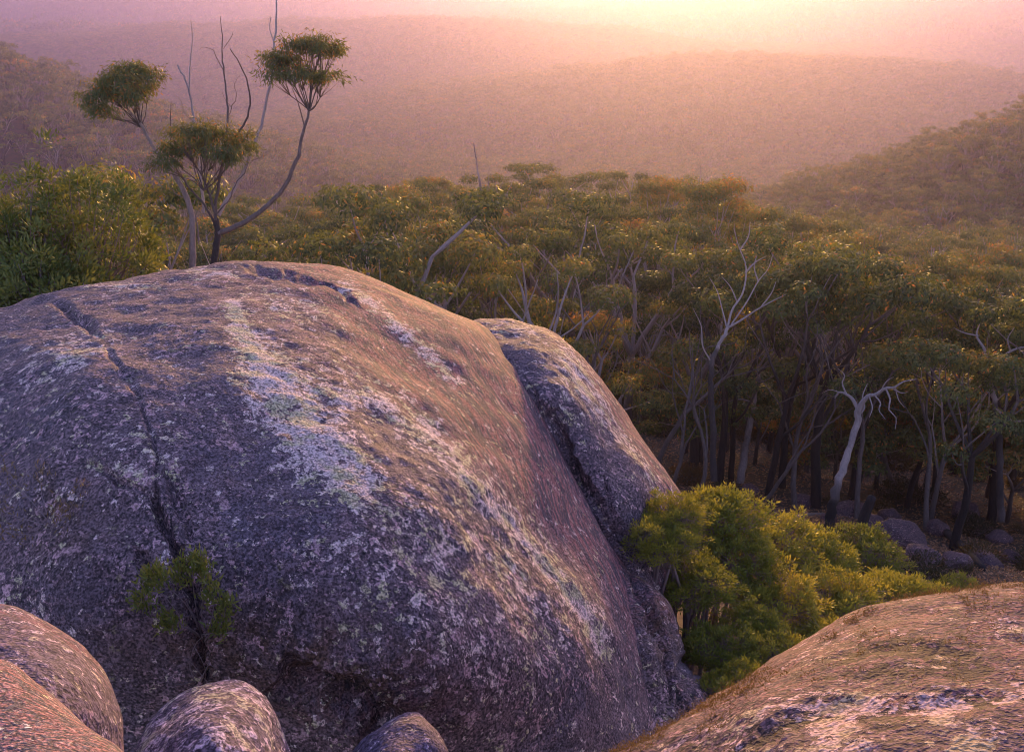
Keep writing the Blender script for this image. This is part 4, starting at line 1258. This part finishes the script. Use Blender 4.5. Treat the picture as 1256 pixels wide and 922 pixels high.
for q, (px, py, d, lab) in enumerate(BARE):
    T = unproj(px, py, d)
    zb_ = float(hgt(T[0], T[1]))
    k = (T[2] - zb_) / 10.0
    o = link('bare_tree', bare_me[q % 4], None, None, (T[0], T[1], zb_))
    o.scale = (k, k, k)
    o.rotation_euler = (0, 0, q * 2.1)
    tag(o, lab, 'tree', 'leafless pale trees among the canopy')

# ------------------------------------------------------------------ rocks and logs on the forest floor
def ico_rock(seed, n=34):
    rg = np.random.RandomState(seed)
    u = np.linspace(0, 2 * np.pi, 2 * n, endpoint=False); v = np.linspace(-np.pi / 2, np.pi / 2, n)
    U, W = np.meshgrid(u, v)
    D = np.stack([np.cos(W) * np.cos(U), np.cos(W) * np.sin(U), np.sin(W)], -1).reshape(-1, 3)
    r = np.ones(len(D))
    for q in range(9):
        nrm = unit(rg.normal(size=3)); c = 0.62 + 0.3 * rg.rand()
        dt = D @ nrm
        r = np.where(dt * r > c, c / np.maximum(dt, 1e-3), r)
    V = D * (r * (1 + 0.10 * fbm(D * 2.5, 4, 0.55, seed)))[:, None]
    k = 2 * n
    i = np.arange(n - 1)[:, None] * k; j = np.arange(k)[None]; j2 = (j + 1) % k
    Q = np.stack([i + j, i + j2, i + k + j2, i + k + j], -1).reshape(-1, 4)
    return mk_mesh('floor_rock', V, Q)
FR = [ico_rock(500 + q) for q in range(4)]
for f in FR: f.materials.append(M_ROCK_FAR)
ROCKS = [(1105, 668, 1.5, 0.9, 0.7, 'large grey slab-sided rock between the broken white tree and the charred trunk'), (1128, 690, 1.0, 0.8, 0.5, 'grey rock in front of the stout charred trunk'), (1040, 634, 1.4, 0.9, 0.45, 'flat pale rock just right of the foot of the broken white tree'),
         (1182, 636, 0.9, 0.8, 0.7, 'tall pale rock right of the stout charred trunk'), (1070, 652, 0.9, 0.7, 0.5, 'grey rock leaning on the large slab-sided rock'), (1170, 698, 1.1, 0.8, 0.4, 'low flat grey rock under the stout charred trunk'),
         (1210, 694, 1.0, 0.8, 0.4, 'flat grey rock near the right edge above the foreground boulder'), (1240, 690, 0.6, 0.5, 0.4, 'small grey rock at the right edge above the foreground boulder'), (985, 618, 0.8, 0.6, 0.35, 'low stone on the leaf litter left of the tall straight black trunk'),
         (918, 606, 0.7, 0.6, 0.35, 'low stone under the pale leaning trunk'), (1090, 640, 0.8, 0.7, 0.5, 'grey stone behind the large slab-sided rock'), (1150, 655, 0.7, 0.6, 0.5, 'grey stone behind the stout charred trunk'),
         (1016, 640, 0.5, 0.45, 0.3, 'small stone left of the charred foot of the broken white tree'), (1225, 665, 0.8, 0.6, 0.4, 'dim stone in the shade behind the flat rocks by the right edge')]
for q, (px, py, a, b, c, lab) in enumerate(ROCKS):
    P, d = ground_hit(px, py)
    o = link('rock', FR[q % 4], None, None, (P[0], P[1], P[2] + c * 0.45))
    o.scale = (a * 0.66, b * 0.66, c * 0.85)
    o.rotation_euler = (rs.normal() * .25, rs.normal() * .25, rs.rand() * 6.28)
    tag(o, lab, 'rock', 'grey rocks on the forest floor')
for (x0, y0, x1, y1, r, lab) in [(1160, 655, 1205, 700, 0.16, 'fallen grey log slanting down beside the stout charred trunk'), (1052, 668, 1075, 632, 0.2, 'charred leaning stump right of the broken white tree'), (960, 640, 1010, 632, 0.1, 'thin fallen log on the leaf litter below the tall straight black trunk')]:
    A, _ = ground_hit(x0, y0); B, _ = ground_hit(x1, y1)
    if 'stump' in lab: B = A + np.array([0.35, 0.2, 1.5])
    mb = MB()
    P = bez([A + [0, 0, r * .6], (A + B) / 2 + [0, 0.1, r * .8], B + [0, 0, r * .6]], 10) - A
    mb.tube(P, np.linspace(r, r * .7, 10), 9, 0.05 if 'charred' in lab else 0.7)
    tag(link('stump' if 'stump' in lab else 'log', mb.mesh('log'), M_BARK, None, A), lab, 'stump' if 'stump' in lab else 'log')

# ------------------------------------------------------------------ small plants rooted on the rock
def rock_plant(px, py, label, stems, seed, mat, L, W, tone, name, r0=.007, per=60, spread=.035, fr=(.35, 1.0), up=.6):
    rg = np.random.RandomState(seed)
    p0, n0 = big.at(px, py)
    r = empty(name, p0)
    tag(r, label, 'plant')
    ms, ml = MB(), MB()
    for s in stems:
        n = len(s)
        W3 = []
        for q, (x, y) in enumerate(s):
            pp, nn = big.at(x, y)
            W3.append(pp + nn * (0.03 + 0.42 * q / max(1, n - 1)) * (0.6 + .6 * rg.rand()))
        Pp = bez(np.array(W3), 14) - p0
        ms.tube(Pp, np.linspace(r0, r0 * .35, 14), 4, 0.75)
        k = per
        t = fr[0] + (fr[1] - fr[0]) * rg.rand(k) ** 0.7
        idx = (t * 13).astype(int).clip(0, 13)
        off = rg.normal(size=(k, 3)) * spread
        D = rg.normal(size=(k, 3)) * .6 + np.array([0, 0, up]) + unit(Pp[-1] - Pp[0]) * .5
        if mat is not None: ml.leaves(Pp[idx] + off, D, L * (.6 + .8 * rg.rand(k)), W, tone[0] + (tone[1] - tone[0]) * rg.rand(k), rg)
    link('stems', ms.mesh('plant_stems'), M_TWIG, r)
    if ml.n: link('foliage', ml.mesh('plant_foliage', False), mat, r)
rock_plant(248, 800, 'sprawling green plant with bare grey twigs growing from the crack in the huge boulder',
           [[(245, 795), (238, 760), (228, 725), (222, 700)], [(245, 795), (240, 740), (240, 712), (243, 692)], [(246, 795), (225, 760), (200, 742), (175, 735)], [(246, 795), (232, 765), (205, 728), (190, 718)],
            [(246, 795), (262, 760), (266, 738), (262, 722)], [(247, 796), (258, 775), (275, 755), (284, 738)], [(246, 796), (240, 770), (222, 758), (210, 752)], [(246, 790), (250, 745), (256, 720), (250, 700)],
            [(246, 795), (252, 770), (270, 765), (280, 760)], [(245, 792), (232, 742), (212, 722), (200, 712)]], 61, M_BUSH, 0.065, 0.018, (.55, .92), 'crevice_plant', per=170, spread=.045, fr=(.78, 1.0))
rock_plant(250, 840, 'tangle of dry leafless twigs hanging in the dark crack above the round boulder',
           [[(240, 838), (235, 810), (245, 780), (262, 765)], [(252, 838), (230, 800), (212, 790)], [(245, 835), (262, 800), (268, 778)], [(250, 838), (256, 800), (240, 775)], [(236, 836), (222, 822), (216, 800)], [(240, 760), (222, 752), (200, 745)], [(262, 830), (270, 812), (262, 790)]], 62, None, .05, .01, (.4, .9), 'dry_twigs', r0=.006)
rock_plant(60, 640, 'pale wispy grey-green plant clinging to the left of the huge boulder',
           [[(60, 640), (45, 612), (30, 590)], [(60, 640), (66, 610), (80, 590)], [(60, 645), (30, 640), (14, 632)], [(62, 645), (90, 640), (130, 618)], [(60, 648), (52, 665), (34, 672)], [(62, 648), (84, 655), (98, 648)]], 63, M_MOSS, .05, .010, (.3, .9), 'wispy_plant', r0=.005, per=70, spread=.05)

# moss tufts on the crest of the foreground boulder
mm = MB()
rg = np.random.RandomState(77)
sel = np.where((frt.pix[:frt.front, 0] > 735) & (frt.pix[:frt.front, 0] < 1270) & (frt.pix[:frt.front, 1] < 925))[0]
crest = np.interp(frt.pix[sel, 0], [748, 852, 962, 1078, 1148, 1260], [922, 868, 800, 744, 727, 712])
off = frt.pix[sel, 1] - crest
w = np.exp(-np.clip(off, 0, 999) / 22.0) * (vnoise(frt.V[sel] * 4.0, 6) > 0.45) + 0.10 * np.exp(-((off - 70) / 60.0) ** 2) * (vnoise(frt.V[sel] * 3.0, 9) > 0.6)
pick = rg.choice(sel, 700, p=w / w.sum())
for q in pick:
    k = 22
    rr_ = 0.010 + 0.022 * rg.rand()
    o_ = rg.normal(size=(k, 3)) * rr_
    D = frt.N[q] * 1.0 + rg.normal(size=(k, 3)) * .55
    mm.leaves(frt.V[q] + o_ - frt.N[q] * .004, D, 0.013 * (.5 + rg.rand(k)), .006, rg.rand(k) * .6 + .4 * rg.rand(), rg)
tag(link('moss', mm.mesh('moss', False), M_MOSS), 'dry golden moss tufts along the crest of the foreground boulder', 'moss', kind='stuff')

# ------------------------------------------------------------------ haze
def haze_box():
    x, y0, y1, zb, zt = 11500, -11500, 11500, -235.0, 6.0
    V = [(-x, y0, zb), (x, y0, zb), (x, y1, zb), (-x, y1, zb), (-x, y0, zt), (x, y0, zt), (x, y1, zt), (-x, y1, zt)]
    Q = [(0, 3, 2, 1), (4, 5, 6, 7), (0, 1, 5, 4), (1, 2, 6, 5), (2, 3, 7, 6), (3, 0, 4, 7)]
    m = bpy.data.materials.new('haze')
    m.use_nodes = True
    t = m.node_tree
    t.nodes.clear()
    out = t.nodes.new('ShaderNodeOutputMaterial')
    v = t.nodes.new('ShaderNodeVolumePrincipled')
    v.inputs['Color'].default_value = HAZE_COLOR + (1,)
    v.inputs['Density'].default_value = HAZE_DENSITY
    v.inputs['Anisotropy'].default_value = HAZE_G
    t.links.new(v.outputs[0], out.inputs['Volume'])
    o = link('haze', mk_mesh('haze', V, Q, None, False), m)
    tag(o, kind='stuff')
haze_box()
